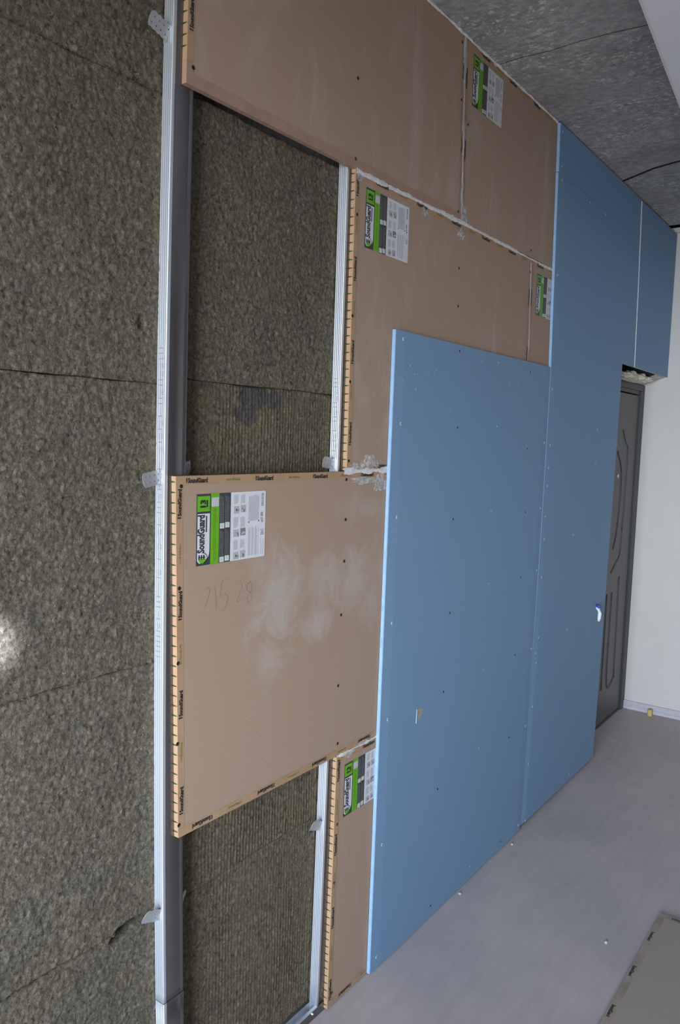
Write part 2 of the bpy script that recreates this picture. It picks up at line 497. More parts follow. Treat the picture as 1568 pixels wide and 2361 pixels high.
# wall with the window (behind the camera, to the left)
mb = MB()
for (y0, y1, z0, z1) in ((YR, WIN_Y0, 0, CEIL), (WIN_Y1, 0.35, 0, CEIL), (WIN_Y0, WIN_Y1, 0, WIN_Z0), (WIN_Y0, WIN_Y1, WIN_Z1, CEIL)):
    mb.box((XL - 0.2, y0, z0), (XL, y1, z1), M['paint_side'])
struct(mb.build('wall_left'))
mb = MB()
for (y0, y1, z0, z1) in ((WIN_Y0, WIN_Y0 + 0.05, WIN_Z0, WIN_Z1), (WIN_Y1 - 0.05, WIN_Y1, WIN_Z0, WIN_Z1),
                         (WIN_Y0, WIN_Y1, WIN_Z0, WIN_Z0 + 0.05), (WIN_Y0, WIN_Y1, WIN_Z1 - 0.05, WIN_Z1)):
    mb.box((XL - 0.12, y0, z0), (XL - 0.06, y1, z1), M['frame_white'])
struct(mb.build('window_1'))

# boxed white soffit under the concrete ceiling
mb = MB()
z0 = 2.75
P = [(XL, -0.98), (0.902, -0.612), (1.652, -0.546), (XF, -0.36), (XF, YR), (XL, YR)]
n = len(P)
mb.add([(x, y, z0) for x, y in P] + [(x, y, CEIL) for x, y in P],
       [tuple(range(n))[::-1], tuple(range(n, 2 * n))] + [(i, (i + 1) % n, n + (i + 1) % n, n + i) for i in range(n)], M['soffit'])
struct(mb.build('ceiling_box', bevel=0.012))

# skirting on the far wall
mb = MB()
prof = [(0, 0), (-0.018, 0), (-0.018, 0.018), (-0.014, 0.022), (-0.016, 0.038), (-0.010, 0.051), (0, 0.051)]
y0, y1 = DY, YR
V = [(XF + px, y0, pz) for px, pz in prof] + [(XF + px, y1, pz) for px, pz in prof]
n = len(prof)
mb.add(V, [(i, (i + 1) % n, n + (i + 1) % n, n + i) for i in range(n)] + [tuple(range(n)), tuple(range(n, 2 * n))], M['skirt'])
struct(mb.build('baseboard_far'))

# ------------------------------------------------------------------ door
door = bpy.data.objects.new('door_1', None); COL.objects.link(door); struct(door)
mb = MB(); mb.box((2.95, DY + 0.012, 0.012), (3.84, DY + 0.06, 1.972), M['door'])
leaf = mb.build('door_leaf', door, bevel=0.004)
mb = MB()
mb.box((2.93, DY, 2.0), (XF, DY + 0.07, 2.038), M['door_frame'])
mb.box((2.93, DY + 0.008, 1.978), (XF - 0.03, DY + 0.07, 2.003), M['door_frame'])
mb.box((3.845, DY, 0.0), (XF, DY + 0.07, 2.0), M['door_frame'])
mb.box((2.93, DY + 0.008, 0.0), (XF - 0.06, DY + 0.07, 0.011), M['door_frame'])
mb.build('door_frame', door, bevel=0.003)
# pressed lines of the leaf: shallow beads
def bead(pts, r=0.006):
    mb = MB()
    P = [Vector((x, DY + 0.0125, z)) for x, z in pts]
    Q = []
    for i in range(len(P) - 1):
        p0, p1, p2, p3 = P[max(i - 1, 0)], P[i], P[i + 1], P[min(i + 2, len(P) - 1)]
        for j in range(6):
            t = j / 6
            Q.append(0.5 * ((2 * p1) + (p2 - p0) * t + (2 * p0 - 5 * p1 + 4 * p2 - p3) * t * t + (3 * p1 - p0 - 3 * p2 + p3) * t ** 3))
    Q.append(P[-1])
    mb.tube(Q, r, M['door_line'], 6)
    return mb.build('bead', leaf, smooth=True)
DOOR_LINES = [
    [(3.555, 1.755), (3.625, 1.685), (3.665, 1.655), (3.672, 1.50), (3.665, 1.30), (3.655, 1.17)],
    [(3.475, 1.63), (3.545, 1.56), (3.575, 1.48), (3.575, 1.33), (3.545, 1.15), (3.50, 1.06)],
    [(3.655, 1.17), (3.64, 1.02), (3.575, 0.97), (3.49, 0.92)],
    [(3.66, 0.88), (3.68, 0.25)],
    [(3.535, 0.80), (3.54, 0.245), (3.68, 0.25)],
    [(3.44, 0.80), (3.44, 0.225)],
]
for l in DOOR_LINES: bead(l)
mb = MB(); mb.tube([(3.50, DY + 0.014, 1.49), (3.50, DY + 0.008, 1.49), (3.50, DY + 0.006, 1.49)], [0.012, 0.012, 0.008], M['chrome'], 14)
o = mb.build('peephole', leaf, smooth=False); o['label'] = 'small bright peephole'

# ------------------------------------------------------------------ mineral wool
def batt(x0, x1, z0, z1, label, y=0.041, ribbed=False, res=0.0034, stain=(), notch=(), amp=1.0, rz=0.5, group=None, dy=None):
    nu = max(8, int((x1 - x0) / res)); nv = max(8, int((z1 - z0) / res))
    U = np.linspace(x0, x1, nu); V = np.linspace(z0, z1, nv)
    X, Z = np.meshgrid(U, V, indexing='ij')
    w, h = x1 - x0, z1 - z0
    D = (vnoise(nu, nv, w * 9, h * 9) * 0.0014 + vnoise(nu, nv, w * 45, h * 45) * 0.0004
         + np.abs(vnoise(nu, nv, w * 120, h * 100)) * 0.0005 + vnoise(nu, nv, w * 190, h * 170) * 0.0007 + nrng.standard_normal((nu, nv)) * 0.00025) * amp
    if ribbed:
        wob = vnoise(nu, nv, w * 14, h * 6) * 0.0012
        dep = 0.6 + 0.4 * np.clip(vnoise(nu, nv, w * 12, h * 5) + 0.4, -0.6, 1)
        D = D * 0.6 - 0.0012 * dep * np.cos((X + wob) * 2 * math.pi / 0.0112)
    e = np.minimum.reduce([X - x0, x1 - X])
    D += -0.0 * e
    ez = np.minimum(Z - z0, z1 - Z)
    D -= 0.006 * np.exp(-(ez / 0.0022) ** 1.3) * np.clip(0.25 + 0.9 * vnoise(nu, 1, w * 14, 1), 0.0, 1)
    S = np.zeros_like(X)
    for (sx, sz, rx, rz_, s, dep) in stain:
        q = 1 - np.sqrt(((X - sx) / rx) ** 2 + ((Z - sz) / rz_) ** 2) + vnoise(nu, nv, w * 60, h * 60) * 0.12 + vnoise(nu, nv, w * 25, h * 25) * 0.15
        q = np.clip(q * 5, 0, 1)
        S = np.maximum(S, q * s); D -= q * dep
    for (sx, sz, rx, rz_, dep) in notch:
        q = np.clip(1.15 - np.sqrt(((X - sx) / rx) ** 2 + ((Z - sz) / rz_) ** 2) + vnoise(nu, nv, w * 50, h * 50) * 0.1, 0, 1)
        D -= np.clip(q * 1.6, 0, 1) * dep
    if dy is not None: D += dy(X, Z)
    zw = np.clip(vnoise(nu, 2, w * 12, 1) * 0.0004, -0.0009, 0.0009)
    wt = np.clip(1 - ez / 0.05, 0, 1)
    Zs = Z + wt * np.where(Z > (z0 + z1) / 2, zw[:, 1:2], zw[:, 0:1])
    Y = y - D
    n = nu * nv
    verts = np.stack([X, Y, Zs], -1).reshape(-1, 3)
    idx = np.arange(n).reshape(nu, nv)
    a = idx[:-1, :-1].ravel(); b = idx[1:, :-1].ravel(); c = idx[1:, 1:].ravel(); d = idx[:-1, 1:].ravel()
    faces = np.stack([a, b, c, d], -1)
    # back and sides
    ring = np.concatenate([idx[:, 0], idx[-1, 1:], idx[-2::-1, -1], idx[0, -2:0:-1]])
    rb = verts[ring].copy(); rb[:, 1] = 0.0905
    m = len(ring)
    rid = np.arange(m) + n
    side = np.stack([ring, np.roll(ring, -1), np.roll(rid, -1), rid], -1)[:, ::-1]
    verts = np.concatenate([verts, rb])
    faces = np.concatenate([faces, side])
    L = np.array([(x0 + x1) / 2, 0.0905, z0])
    me = bpy.data.meshes.new('wool_batt')
    me.vertices.add(len(verts)); me.vertices.foreach_set('co', (verts - L).ravel())
    nf = len(faces)
    me.loops.add(nf * 4); me.loops.foreach_set('vertex_index', faces.ravel())
    me.polygons.add(nf); me.polygons.foreach_set('loop_start', np.arange(nf) * 4)
    me.polygons.foreach_set('use_smooth', [True] * nf)
    me.materials.append(M['wool_rib'] if ribbed else M['wool'])
    at = me.attributes.new('stain', 'FLOAT', 'POINT')
    at.data.foreach_set('value', np.concatenate([S.reshape(-1), np.zeros(m)]))
    me.update(); me.validate()
    o = bpy.data.objects.new('wool_batt', me); o.location = L; COL.objects.link(o)
    tag(o, label, 'insulation', 'stone wool boards between the studs')
    return o
BX0, BX1 = -0.64, -0.007
nl = [( -0.075, 0.598, 0.055, 0.012, 0.030), (-0.115, 0.588, 0.03, 0.006, 0.02)]
batt(BX0, BX1, 2.344, 2.940, 'brown wool board at the top left, left of the tall stud', dy=lambda X, Z: -0.004 * np.ones_like(X))
batt(BX0, BX1, 1.763, 2.343, 'upper brown wool board left of the tall stud, below the topmost one', notch=[(-0.075, 1.885, 0.010, 0.016, 0.006)])
batt(BX0, BX1, 1.1690, 1.762, 'fuzzy wool board with a bright light patch at the left edge')
batt(BX0, BX1, 0.599, 1.168, 'wool board left of the tall stud, second from the bottom', notch=nl)
batt(BX0, BX1, 0.012, 0.598, 'bottom wool board left of the tall stud, under a dark crack', notch=nl)
CX0, CX1 = 0.026, 0.606
batt(CX0, CX1, 1.779, 2.372, 'fuzzy wool board filling the upper opening between the two studs', y=0.043, notch=[(0.075, 1.90, 0.03, 0.03, 0.003)])
batt(CX0, CX1, 1.181, 1.778, 'ribbed wool board with a dark patch in the upper opening', y=0.044, ribbed=True,
     stain=[(0.285, 1.752, 0.075, 0.034, 0.92, 0.0015), (0.245, 1.715, 0.05, 0.030, 0.75, 0.001), (0.345, 1.752, 0.035, 0.028, 0.8, 0.001),
            (0.105, 1.768, 0.05, 0.012, 0.5, 0.0)])
batt(CX0, CX1, 0.587, 1.180, 'ribbed wool board just under the brown panel with the wiped face', y=0.044, ribbed=True)
batt(CX0, CX1, 0.031, 0.586, 'greyer ribbed wool board at the foot of the lower opening', y=0.046, ribbed=True,
     stain=[(0.30, 0.46, 0.13, 0.03, 0.15, 0.0), (0.20, 0.25, 0.14, 0.05, 0.12, 0.0)])

# ------------------------------------------------------------------ metal studs
def stud_section():
    """C profile 60 x 27 with grooves in the flanges; (offset along the wall, depth) pairs"""
    p = [(0.010, 0.0395), (0.0008, 0.040)]
    for i in range(33):                       # left flange with pressed ribs
        y = 0.0395 - (0.0395 - 0.0150) * i / 32
        s = 0.00055 * (0.5 - 0.5 * math.cos(2 * math.pi * 4 * i / 32))
        p.append((s, y))
    p += [(0.0002, 0.0142), (0.0007, 0.0135), (0.0016, 0.0131), (0.003, 0.0130), (0.0085, 0.0130), (0.0098, 0.0138),
          (0.0112, 0.0138), (0.0125, 0.0131), (0.0475, 0.0131), (0.0488, 0.0138), (0.0502, 0.0138), (0.0515, 0.0130),
          (0.057, 0.0130), (0.0584, 0.0131), (0.0593, 0.0135), (0.0598, 0.0142), (0.060, 0.0150), (0.060, 0.040), (0.050, 0.0395)]
    return p
def stud_mesh(mb, path, m):
    sec = stud_section(); t = 0.0006
    n = len(sec)
    V = []
    for z, x in path:
        for (s, y) in sec: V.append((x + s, y, z))
    F, G = [], []
    for i in range(len(path) - 1):
        for j in range(n - 1):
            a = i * n + j
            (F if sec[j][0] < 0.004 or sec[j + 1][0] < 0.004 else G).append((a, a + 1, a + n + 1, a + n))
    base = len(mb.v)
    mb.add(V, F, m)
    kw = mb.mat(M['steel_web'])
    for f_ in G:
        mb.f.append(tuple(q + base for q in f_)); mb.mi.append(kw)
def bow(knots, z0, z1, n=30):
    zs = np.linspace(z0, z1, n)
    kz = [k_[0] for k_ in knots]; kx = [k_[1] for k_ in knots]
    c = np.polyfit(kz, kx, 3)
    return [(float(z), float(np.polyval(c, z))) for z in zs]
K1 = [(2.95, -0.012), (2.519, -0.0185), (2.352, -0.0225), (2.01, -0.0290), (1.57, -0.0365), (1.405, -0.0375), (1.16, -0.0367), (0.93, -0.0300), (0.71, -0.0240), (0.336, -0.0164), (0.0, -0.012)]
K2 = [(2.95, 0.584), (2.353, 0.5826), (1.905, 0.5823), (1.626, 0.5775), (1.2, 0.577), (0.70, 0.571), (0.448, 0.5655), (0.095, 0.5595), (0.0, 0.5585)]
P1 = bow(K1, 0.0, 2.94); P2 = bow(K2, 0.003, 2.94)
def at_z(P, z): return float(np.interp(z, [p[0] for p in P], [p[1] for p in P]))

st1 = thing('metal_stud', (0.0, 0.04, 0.0), 'tall bare metal stud at the left with printed flange', 'stud', 'metal studs')
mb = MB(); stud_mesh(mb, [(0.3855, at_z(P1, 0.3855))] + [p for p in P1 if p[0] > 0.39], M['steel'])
prof1 = mb.build('profile', st1, smooth=True, normals=False)
mb = MB()
low = [(z, x + 0.0006) for z, x in P1 if z < 0.37] + [(0.3835, at_z(P1, 0.3835) + 0.0006)]
stud_mesh(mb, low, M['steel'])
o = mb.build('splice_piece', st1, smooth=True, normals=False)
_sm = o.modifiers.new('solid', 'SOLIDIFY'); _sm.thickness = 0.0006; _sm.offset = 0
st2 = thing('metal_stud', (0.6, 0.04, 0.0), 'second metal stud, right of the wool openings, mostly behind panels', 'stud', 'metal studs')
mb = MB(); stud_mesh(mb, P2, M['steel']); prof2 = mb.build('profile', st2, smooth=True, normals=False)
for pr_ in (prof1, prof2):
    sm = pr_.modifiers.new('solid', 'SOLIDIFY'); sm.thickness = 0.0006; sm.offset = 0

def flange_print(P, ranges, parent):
    """dotted codes pressed and inked on the left flange"""
    mb = MB(); r = random.Random(3)
    for (za, zb) in ranges:
        z = zb
        while z > za:
            x = at_z(P, z) - 0.0004
            kind = r.random()
            if kind < 0.6:
                mb.quad((x, 0.0205, z), (x, 0.0335, z), (x, 0.0335, z + 0.0016), (x, 0.0205, z + 0.0016), M['st_mid'])
                z -= 0.011
            elif kind < 0.85:
                for q in range(3):
                    mb.quad((x, 0.019, z - q * 0.0035), (x, 0.025, z - q * 0.0035), (x, 0.025, z - q * 0.0035 + 0.0012), (x, 0.019, z - q * 0.0035 + 0.0012), M['st_mid'])
                mb.quad((x, 0.029, z - 0.012), (x, 0.030, z - 0.012), (x, 0.030, z + 0.003), (x, 0.029, z + 0.003), M['st_mid'])
                z -= 0.016
            else:
                mb.quad((x, 0.0265, z - 0.014), (x, 0.0275, z - 0.014), (x, 0.0275, z + 0.002), (x, 0.0265, z + 0.002), M['st_mid'])
                z -= 0.015
    stuff(mb.build('ink_marks', parent, normals=False))
flange_print(P1, [(1.63, 1.835), (1.39, 1.60), (1.165, 1.37)], st1)
flange_print(P2, [(1.625, 1.82)], st2)

# floor track
tr = thing('floor_track', (0.0, 0.04, 0.0), 'steel floor track holding the stud feet at the bottom edge', 'track')
mb = MB()
t = 0.0007
for (x0, x1) in ((-0.64, 0.72),):
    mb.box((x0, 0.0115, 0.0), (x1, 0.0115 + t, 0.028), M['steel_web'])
    mb.box((x0, 0.0115, 0.0), (x1, 0.0415, t), M['steel'])
    mb.box((x0, 0.0415 - t, 0.0), (x1, 0.0415, 0.028), M['steel'])
mb.build('channel', tr)
mb = MB(); mb.box((-0.64, 0.0108, 0.0275), (0.560, 0.0200, 0.0290), M['steel']); mb.build('folded_lip', tr)
mb = MB(); mb.tube([(0.535, 0.0115, 0.022), (0.535, 0.0065, 0.022)], [0.004, 0.0025], M['chrome'], 10); mb.build('screw', tr)

# ------------------------------------------------------------------ direct hangers (perforated straps)
def strap_mesh(L, W, nh, name):
    """flat scalloped strap with two rows of round holes, in its own plane: u 0..L, v -W/2..W/2, thickness 1 mm"""
    cu = bpy.data.curves.new('strap', 'CURVE'); cu.dimensions = '2D'; cu.fill_mode = 'BOTH'; cu.extrude = 0.0005
    def spl(pts):
        s = cu.splines.new('POLY'); s.points.add(len(pts) - 1)
        for q, (a, b) in zip(s.points, pts): q.co = (a, b, 0, 1)
        s.use_cyclic_u = True
    pitch = L / nh
    out = []
    N = 48
    for i in range(N + 1):
        u = L * i / N; out.append((u, W / 2 - 0.0016 * (0.5 - 0.5 * abs(math.cos(math.pi * u / pitch)) ** 0.7) * 2 + (0.0)))
    for i in range(9):
        tt = math.pi / 2 - math.pi * i / 8
        out.append((L + 0.004 * math.cos(tt), (W / 2 - 0.002) * math.sin(tt)))
    for i in range(N, -1, -1):
        u = L * i / N; out.append((u, -W / 2 + 0.0016 * (0.5 - 0.5 * abs(math.cos(math.pi * (u + pitch / 2) / pitch)) ** 0.7) * 2))
    spl(out)
    for i in range(nh):
        for s in (-1, 1):
            c = ((i + 0.5 + 0.12 * s) * pitch, s * W * 0.20)
            spl([(c[0] + 0.0018 * math.cos(a), c[1] + 0.0018 * math.sin(a)) for a in np.linspace(0, -2 * math.pi, 10, endpoint=False)])
    o = bpy.data.objects.new('strap', cu); COL.objects.link(o)
    bpy.context.view_layer.update()
    dg = bpy.context.evaluated_depsgraph_get()
    me = bpy.data.meshes.new_from_object(o.evaluated_get(dg)); me.name = name
    bpy.data.objects.remove(o); bpy.data.curves.remove(cu)
    me.materials.clear(); me.materials.append(M['steel_ear'])
    return me
EAR_A = strap_mesh(0.050, 0.031, 4, 'ear')
EAR_B = strap_mesh(0.034, 0.034, 3, 'ear')
def ear(parent, me, base, tip, roll=0.0, normal=None):
    """a strap end folded out from the stud: from base towards tip, its face turned to the room"""
    base, tip = Vector(base), Vector(tip)
    u = (tip - base).normalized()
    nrm = Vector(normal or (0, -1, 0)); nrm = (nrm - u * nrm.dot(u)).normalized()
    v = nrm.cross(u)
    Mx = Matrix((u, v, nrm)).transposed()
    o = bpy.data.objects.new('ear', me); COL.objects.link(o); o.parent = parent
    o.location = base - root_loc(parent); o.rotation_euler = (Mx @ Matrix.Rotation(roll, 3, 'X')).to_euler()
    return o
def hanger(z, xs, label, ears, loop=True):
    h = thing('direct_hanger', (xs + 0.03, 0.0415, z), label, 'bracket', 'perforated stud brackets')
    mb = MB()
    # the strap that comes from the wall along both flanges
    mb.box((xs - 0.0018, 0.022, z - 0.015), (xs - 0.0006, 0.0395, z + 0.015), M['steel_ear'])
    mb.build('strap', h); mb = MB()
    mb.box((xs + 0.0606, 0.022, z - 0.015), (xs + 0.0618, 0.0395, z + 0.015), M['steel_ear'])
    mb.build('strap', h)
    mb = MB(); mb.tube([(xs - 0.0016, 0.031, z - 0.008), (xs - 0.0050, 0.031, z - 0.008)], [0.0042, 0.003], M['chrome'], 10); mb.build('screw', h)
    for e in ears: ear(h, *e)
    return h
x = at_z(P1, 2.46); hanger(2.455, x, 'perforated steel bracket near the top of the tall stud',
    [(EAR_A, (x - 0.001, 0.024, 2.455), (x - 0.060, 0.020, 2.468), 0.0, (-0.1, -1, -0.25))])
x = at_z(P1, 1.57); hanger(1.568, x, 'perforated steel bracket on the tall stud above the wiped panel',
    [(EAR_A, (x - 0.001, 0.024, 1.570), (x - 0.055, 0.016, 1.562), 0.0, (0.12, -1, 0.1)), (EAR_B, (x + 0.061, 0.030, 1.578), (x + 0.080, 0.034, 1.584), 0.3)])
x = at_z(P1, 0.60); hanger(0.597, x, 'perforated steel bracket low on the tall stud beside a dark crack',
    [(EAR_A, (x - 0.001, 0.022, 0.597), (x - 0.050, 0.016, 0.617), 0.0, (-0.3, -1, -0.2)), (EAR_B, (x + 0.061, 0.026, 0.582), (x + 0.080, 0.030, 0.606), 0.5)])
x = at_z(P2, 1.59); hanger(1.593, x, 'perforated bracket on the second stud in the upper opening',
    [(EAR_A, (x - 0.001, 0.024, 1.590), (x - 0.048, 0.022, 1.597), 0.0, (0.0, -1, -0.1))])
x = at_z(P2, 0.57); hanger(0.566, x, 'perforated bracket on the second stud in the lower opening',
    [(EAR_A, (x - 0.001, 0.024, 0.566), (x - 0.054, 0.018, 0.590), 0.0, (-0.25, -1, -0.2))])

# ------------------------------------------------------------------ sheets and panels
def sheet(mb, rows, y0, th, m, m_edge, taper=(0, 0), td=0.0014):
    """upright board: rows of (z, x left, x right); front at y0, thickness th; long edges may be thinned"""
    def cols(xl, xr, fl=1.0):
        c = [(xl, td * fl if taper[0] else 0.0)]
        c.append((xl + 0.0025, td * fl if taper[0] else 0.0))
        if taper[0]: c += [(xl + 0.045, 0.0002), (xl + 0.05, 0.0)]
        if taper[1]: c += [(xr - 0.05, 0.0), (xr - 0.045, 0.0002)]
        c.append((xr - 0.0025, td if taper[1] else 0.0))
        c.append((xr, td if taper[1] else 0.0))
        return c
    nz = len(rows)
    V = []; W = None
    for row in rows:
        z, xl, xr = row[:3]
        cc = cols(*row[1:]); n = len(cc)
        for i, (x, d) in enumerate(cc):
            rnd_ = 0.0012 if i in (0, n - 1) else 0.0
            V.append((x, y0 + d + rnd_, z))
        V.append((xr, y0 + th, z)); V.append((xl, y0 + th, z))
        W = n + 2
    F, E = [], []
    for i in range(nz - 1):
        if abs(rows[i][0] - rows[i + 1][0]) < 1e-6 and False: continue
        for j in range(W):
            f_ = (i * W + j, i * W + (j + 1) % W, (i + 1) * W + (j + 1) % W, (i + 1) * W + j)
            (E if j >= W - 3 or j == 0 else F).append(f_)
    mb.add(V, F, m)
    k_ = mb.mat(m_edge)
    base = len(mb.v) - len(V)
    for f_ in E + [tuple(range(W))[::-1], tuple((nz - 1) * W + j for j in range(W))]:
        mb.f.append(tuple(q + base for q in f_)); mb.mi.append(k_)

def disc_mesh(name, rings, mats, n=12):
    """flat rosette on the wall: rings of (radius, y offset, material) from the outside in"""
    mb = MB()
    for i, (r, y, m) in enumerate(rings):
        p = [(r * math.cos(2 * math.pi * q / n), y, r * math.sin(2 * math.pi * q / n)) for q in range(n)]
        if i + 1 < len(rings):
            r2, y2, _ = rings[i + 1]
            p2 = [(r2 * math.cos(2 * math.pi * q / n), y2, r2 * math.sin(2 * math.pi * q / n)) for q in range(n)]
            for q in range(n): mb.quad(p[q], p[(q + 1) % n], p2[(q + 1) % n], p2[q], m)
        else:
            mb.poly(p, m)
    me = bpy.data.meshes.new(name)
    me.from_pydata(mb.v, [], mb.f)
    for m in mb.mats: me.materials.append(m)
    me.polygons.foreach_set('material_index', mb.mi); me.update()
    return me
SCREW_DARK = disc_mesh('screw', [(0.0045, -0.0003, M['screw']), (0.0032, -0.0008, M['screw']), (0.0014, -0.0002, M['dark'])], None)
SCREW_PALE = disc_mesh('screw', [(0.0055, -0.0004, M['gypsum']), (0.0032, -0.0012, M['steel_ear']), (0.0013, -0.0006, M['screw'])], None)
SCREW_SPOT = disc_mesh('screw', [(0.0050, -0.0004, M['gypsum']), (0.0026, -0.0010, M['gypsum']), (0.0010, -0.0008, M['gypsum'])], None)
SCREW_SMALL = disc_mesh('screw', [(0.0040, -0.0003, M['screw']), (0.0026, -0.0008, M['screw']), (0.0012, -0.0002, M['dark'])], None)
def screws(parent, pts, y, meshes):
    L = root_loc(parent)
    for i, (x, z) in enumerate(pts):
        o = bpy.data.objects.new('screw', meshes[i % len(meshes)]); COL.objects.link(o); o.parent = parent
        o.location = (x - L.x, y - L.y, z - L.z)

TW = 0.0185          # width of the edge tape on the face
def squiggle(mb, P, U, V, length, height, m, r):
    """a line of print too small to read: short upright strokes and dashes"""
    P, U, V = Vector(P), Vector(U), Vector(V); a = 0.0
    while a < length:
        w = r.uniform(0.0016, 0.003); h = height * r.choice((0.6, 0.6, 1.0, 0.75))
        p = P + U * a
        mb.add([p, p + U * w * 0.55, p + U * w * 0.55 + V * h, p + V * h], [(0, 1, 2, 3)], m)
        if r.random() < 0.7:
            q = p + V * (h * r.choice((0.0, 0.4, 0.8)))
            mb.add([q, q + U * w, q + U * w + V * h * 0.2, q + V * h * 0.2], [(0, 1, 2, 3)], m)
        a += w + 0.0009
_te = [0]
def edge_tape(parent, A, B, side, y0, th, phase, m, out, ticks=True, mid='y', word=True, tw=TW, seed=1):
    """paper tape along an edge from A to B (x, z); 'side' points into the panel; printed; wraps over the edge"""
    A, B, s = Vector((A[0], A[1])), Vector((B[0], B[1])), Vector((side[0], side[1]))
    d = (B - A); L = d.length; d.normalize()
    def P3(a, w, y): 
        q = A + d * a + s * w
        return (q.x, y, q.y)
    _te[0] += 1; e = 0.0003 + 0.00015 * (_te[0] % 4)
    mb = MB()
    mb.quad(P3(0, -e, y0 - e), P3(L, -e, y0 - e), P3(L, tw, y0 - e), P3(0, tw, y0 - e), m)
    mb.quad(P3(0, -e, y0 - e), P3(L, -e, y0 - e), P3(L, -e, y0 + th), P3(0, -e, y0 + th), m)
    tp = mb.build('edge_tape', parent, normals=False)
    r = random.Random(seed)
    if ticks:
        mb = MB(); a = 0.012; w = 0.0042
        while a < L - 0.006:
            mb.add([P3(a - w / 2, -e - 0.0003, y0 + th), P3(a + w / 2, -e - 0.0003, y0 + th), P3(a + w * 0.2, -e - 0.0003, y0 + 0.002), P3(a - w * 0.2, -e - 0.0003, y0 + 0.002)], [(0, 1, 2, 3)], M['tick'])
            mb.add([P3(a - w * 0.2, -e - 0.0003, y0 + 0.002), P3(a + w * 0.2, -e - 0.0003, y0 + 0.002), P3(a + w * 0.2, 0.0006, y0 - e - 0.0002), P3(a - w * 0.2, 0.0006, y0 - e - 0.0002)], [(0, 1, 2, 3)], M['tick'])
            a += 0.0222
        stuff(mb.build('edge_marks', tp, normals=False))
    if word:
        # writing runs along 'out': U direction, letters' tops point along V
        U = Vector(out[0]); V = Vector(out[1])
        mb = MB()
        a = phase
        while a < L + 0.05:
            for kind, c in (('w', a), ('g', a + 0.11)):
                ln = 0.058 if kind == 'w' else 0.044
                if c - ln / 2 < 0.004 or c + ln / 2 > L - 0.004: continue
                q = A + d * c + s * (tw * 0.5)
                ctr = Vector((q.x, y0 - e - 0.0003, q.y))
                if kind == 'w':
                    h = 0.0104
                    p = ctr - U * (ln / 2) - V * (h / 2)
                    put_text(mb, 'SoundGuard', p, U, V, ln, h, M['ink'], 0.055)
                    p2 = p - U * 0.0052
                    mb.add([p2, p2 + U * 0.0028, p2 + U * 0.0036 + V * h, p2 + V * h], [(0, 1, 2, 3)], M['ink'])
                else:
                    h = 0.0062
                    squiggle(mb, ctr - U * (ln / 2) - V * (h / 2), U, V, ln, h, M['ink_green'], r)
            a += 0.22
        if mb.v: stuff(mb.build('tape_print', tp, normals=False))
    return tp

UP = ((0, 0, 1), (-1, 0, 0)); ACROSS = ((1, 0, 0), (0, 0, 1)); FLIP = ((-1, 0, 0), (0, 0, -1))

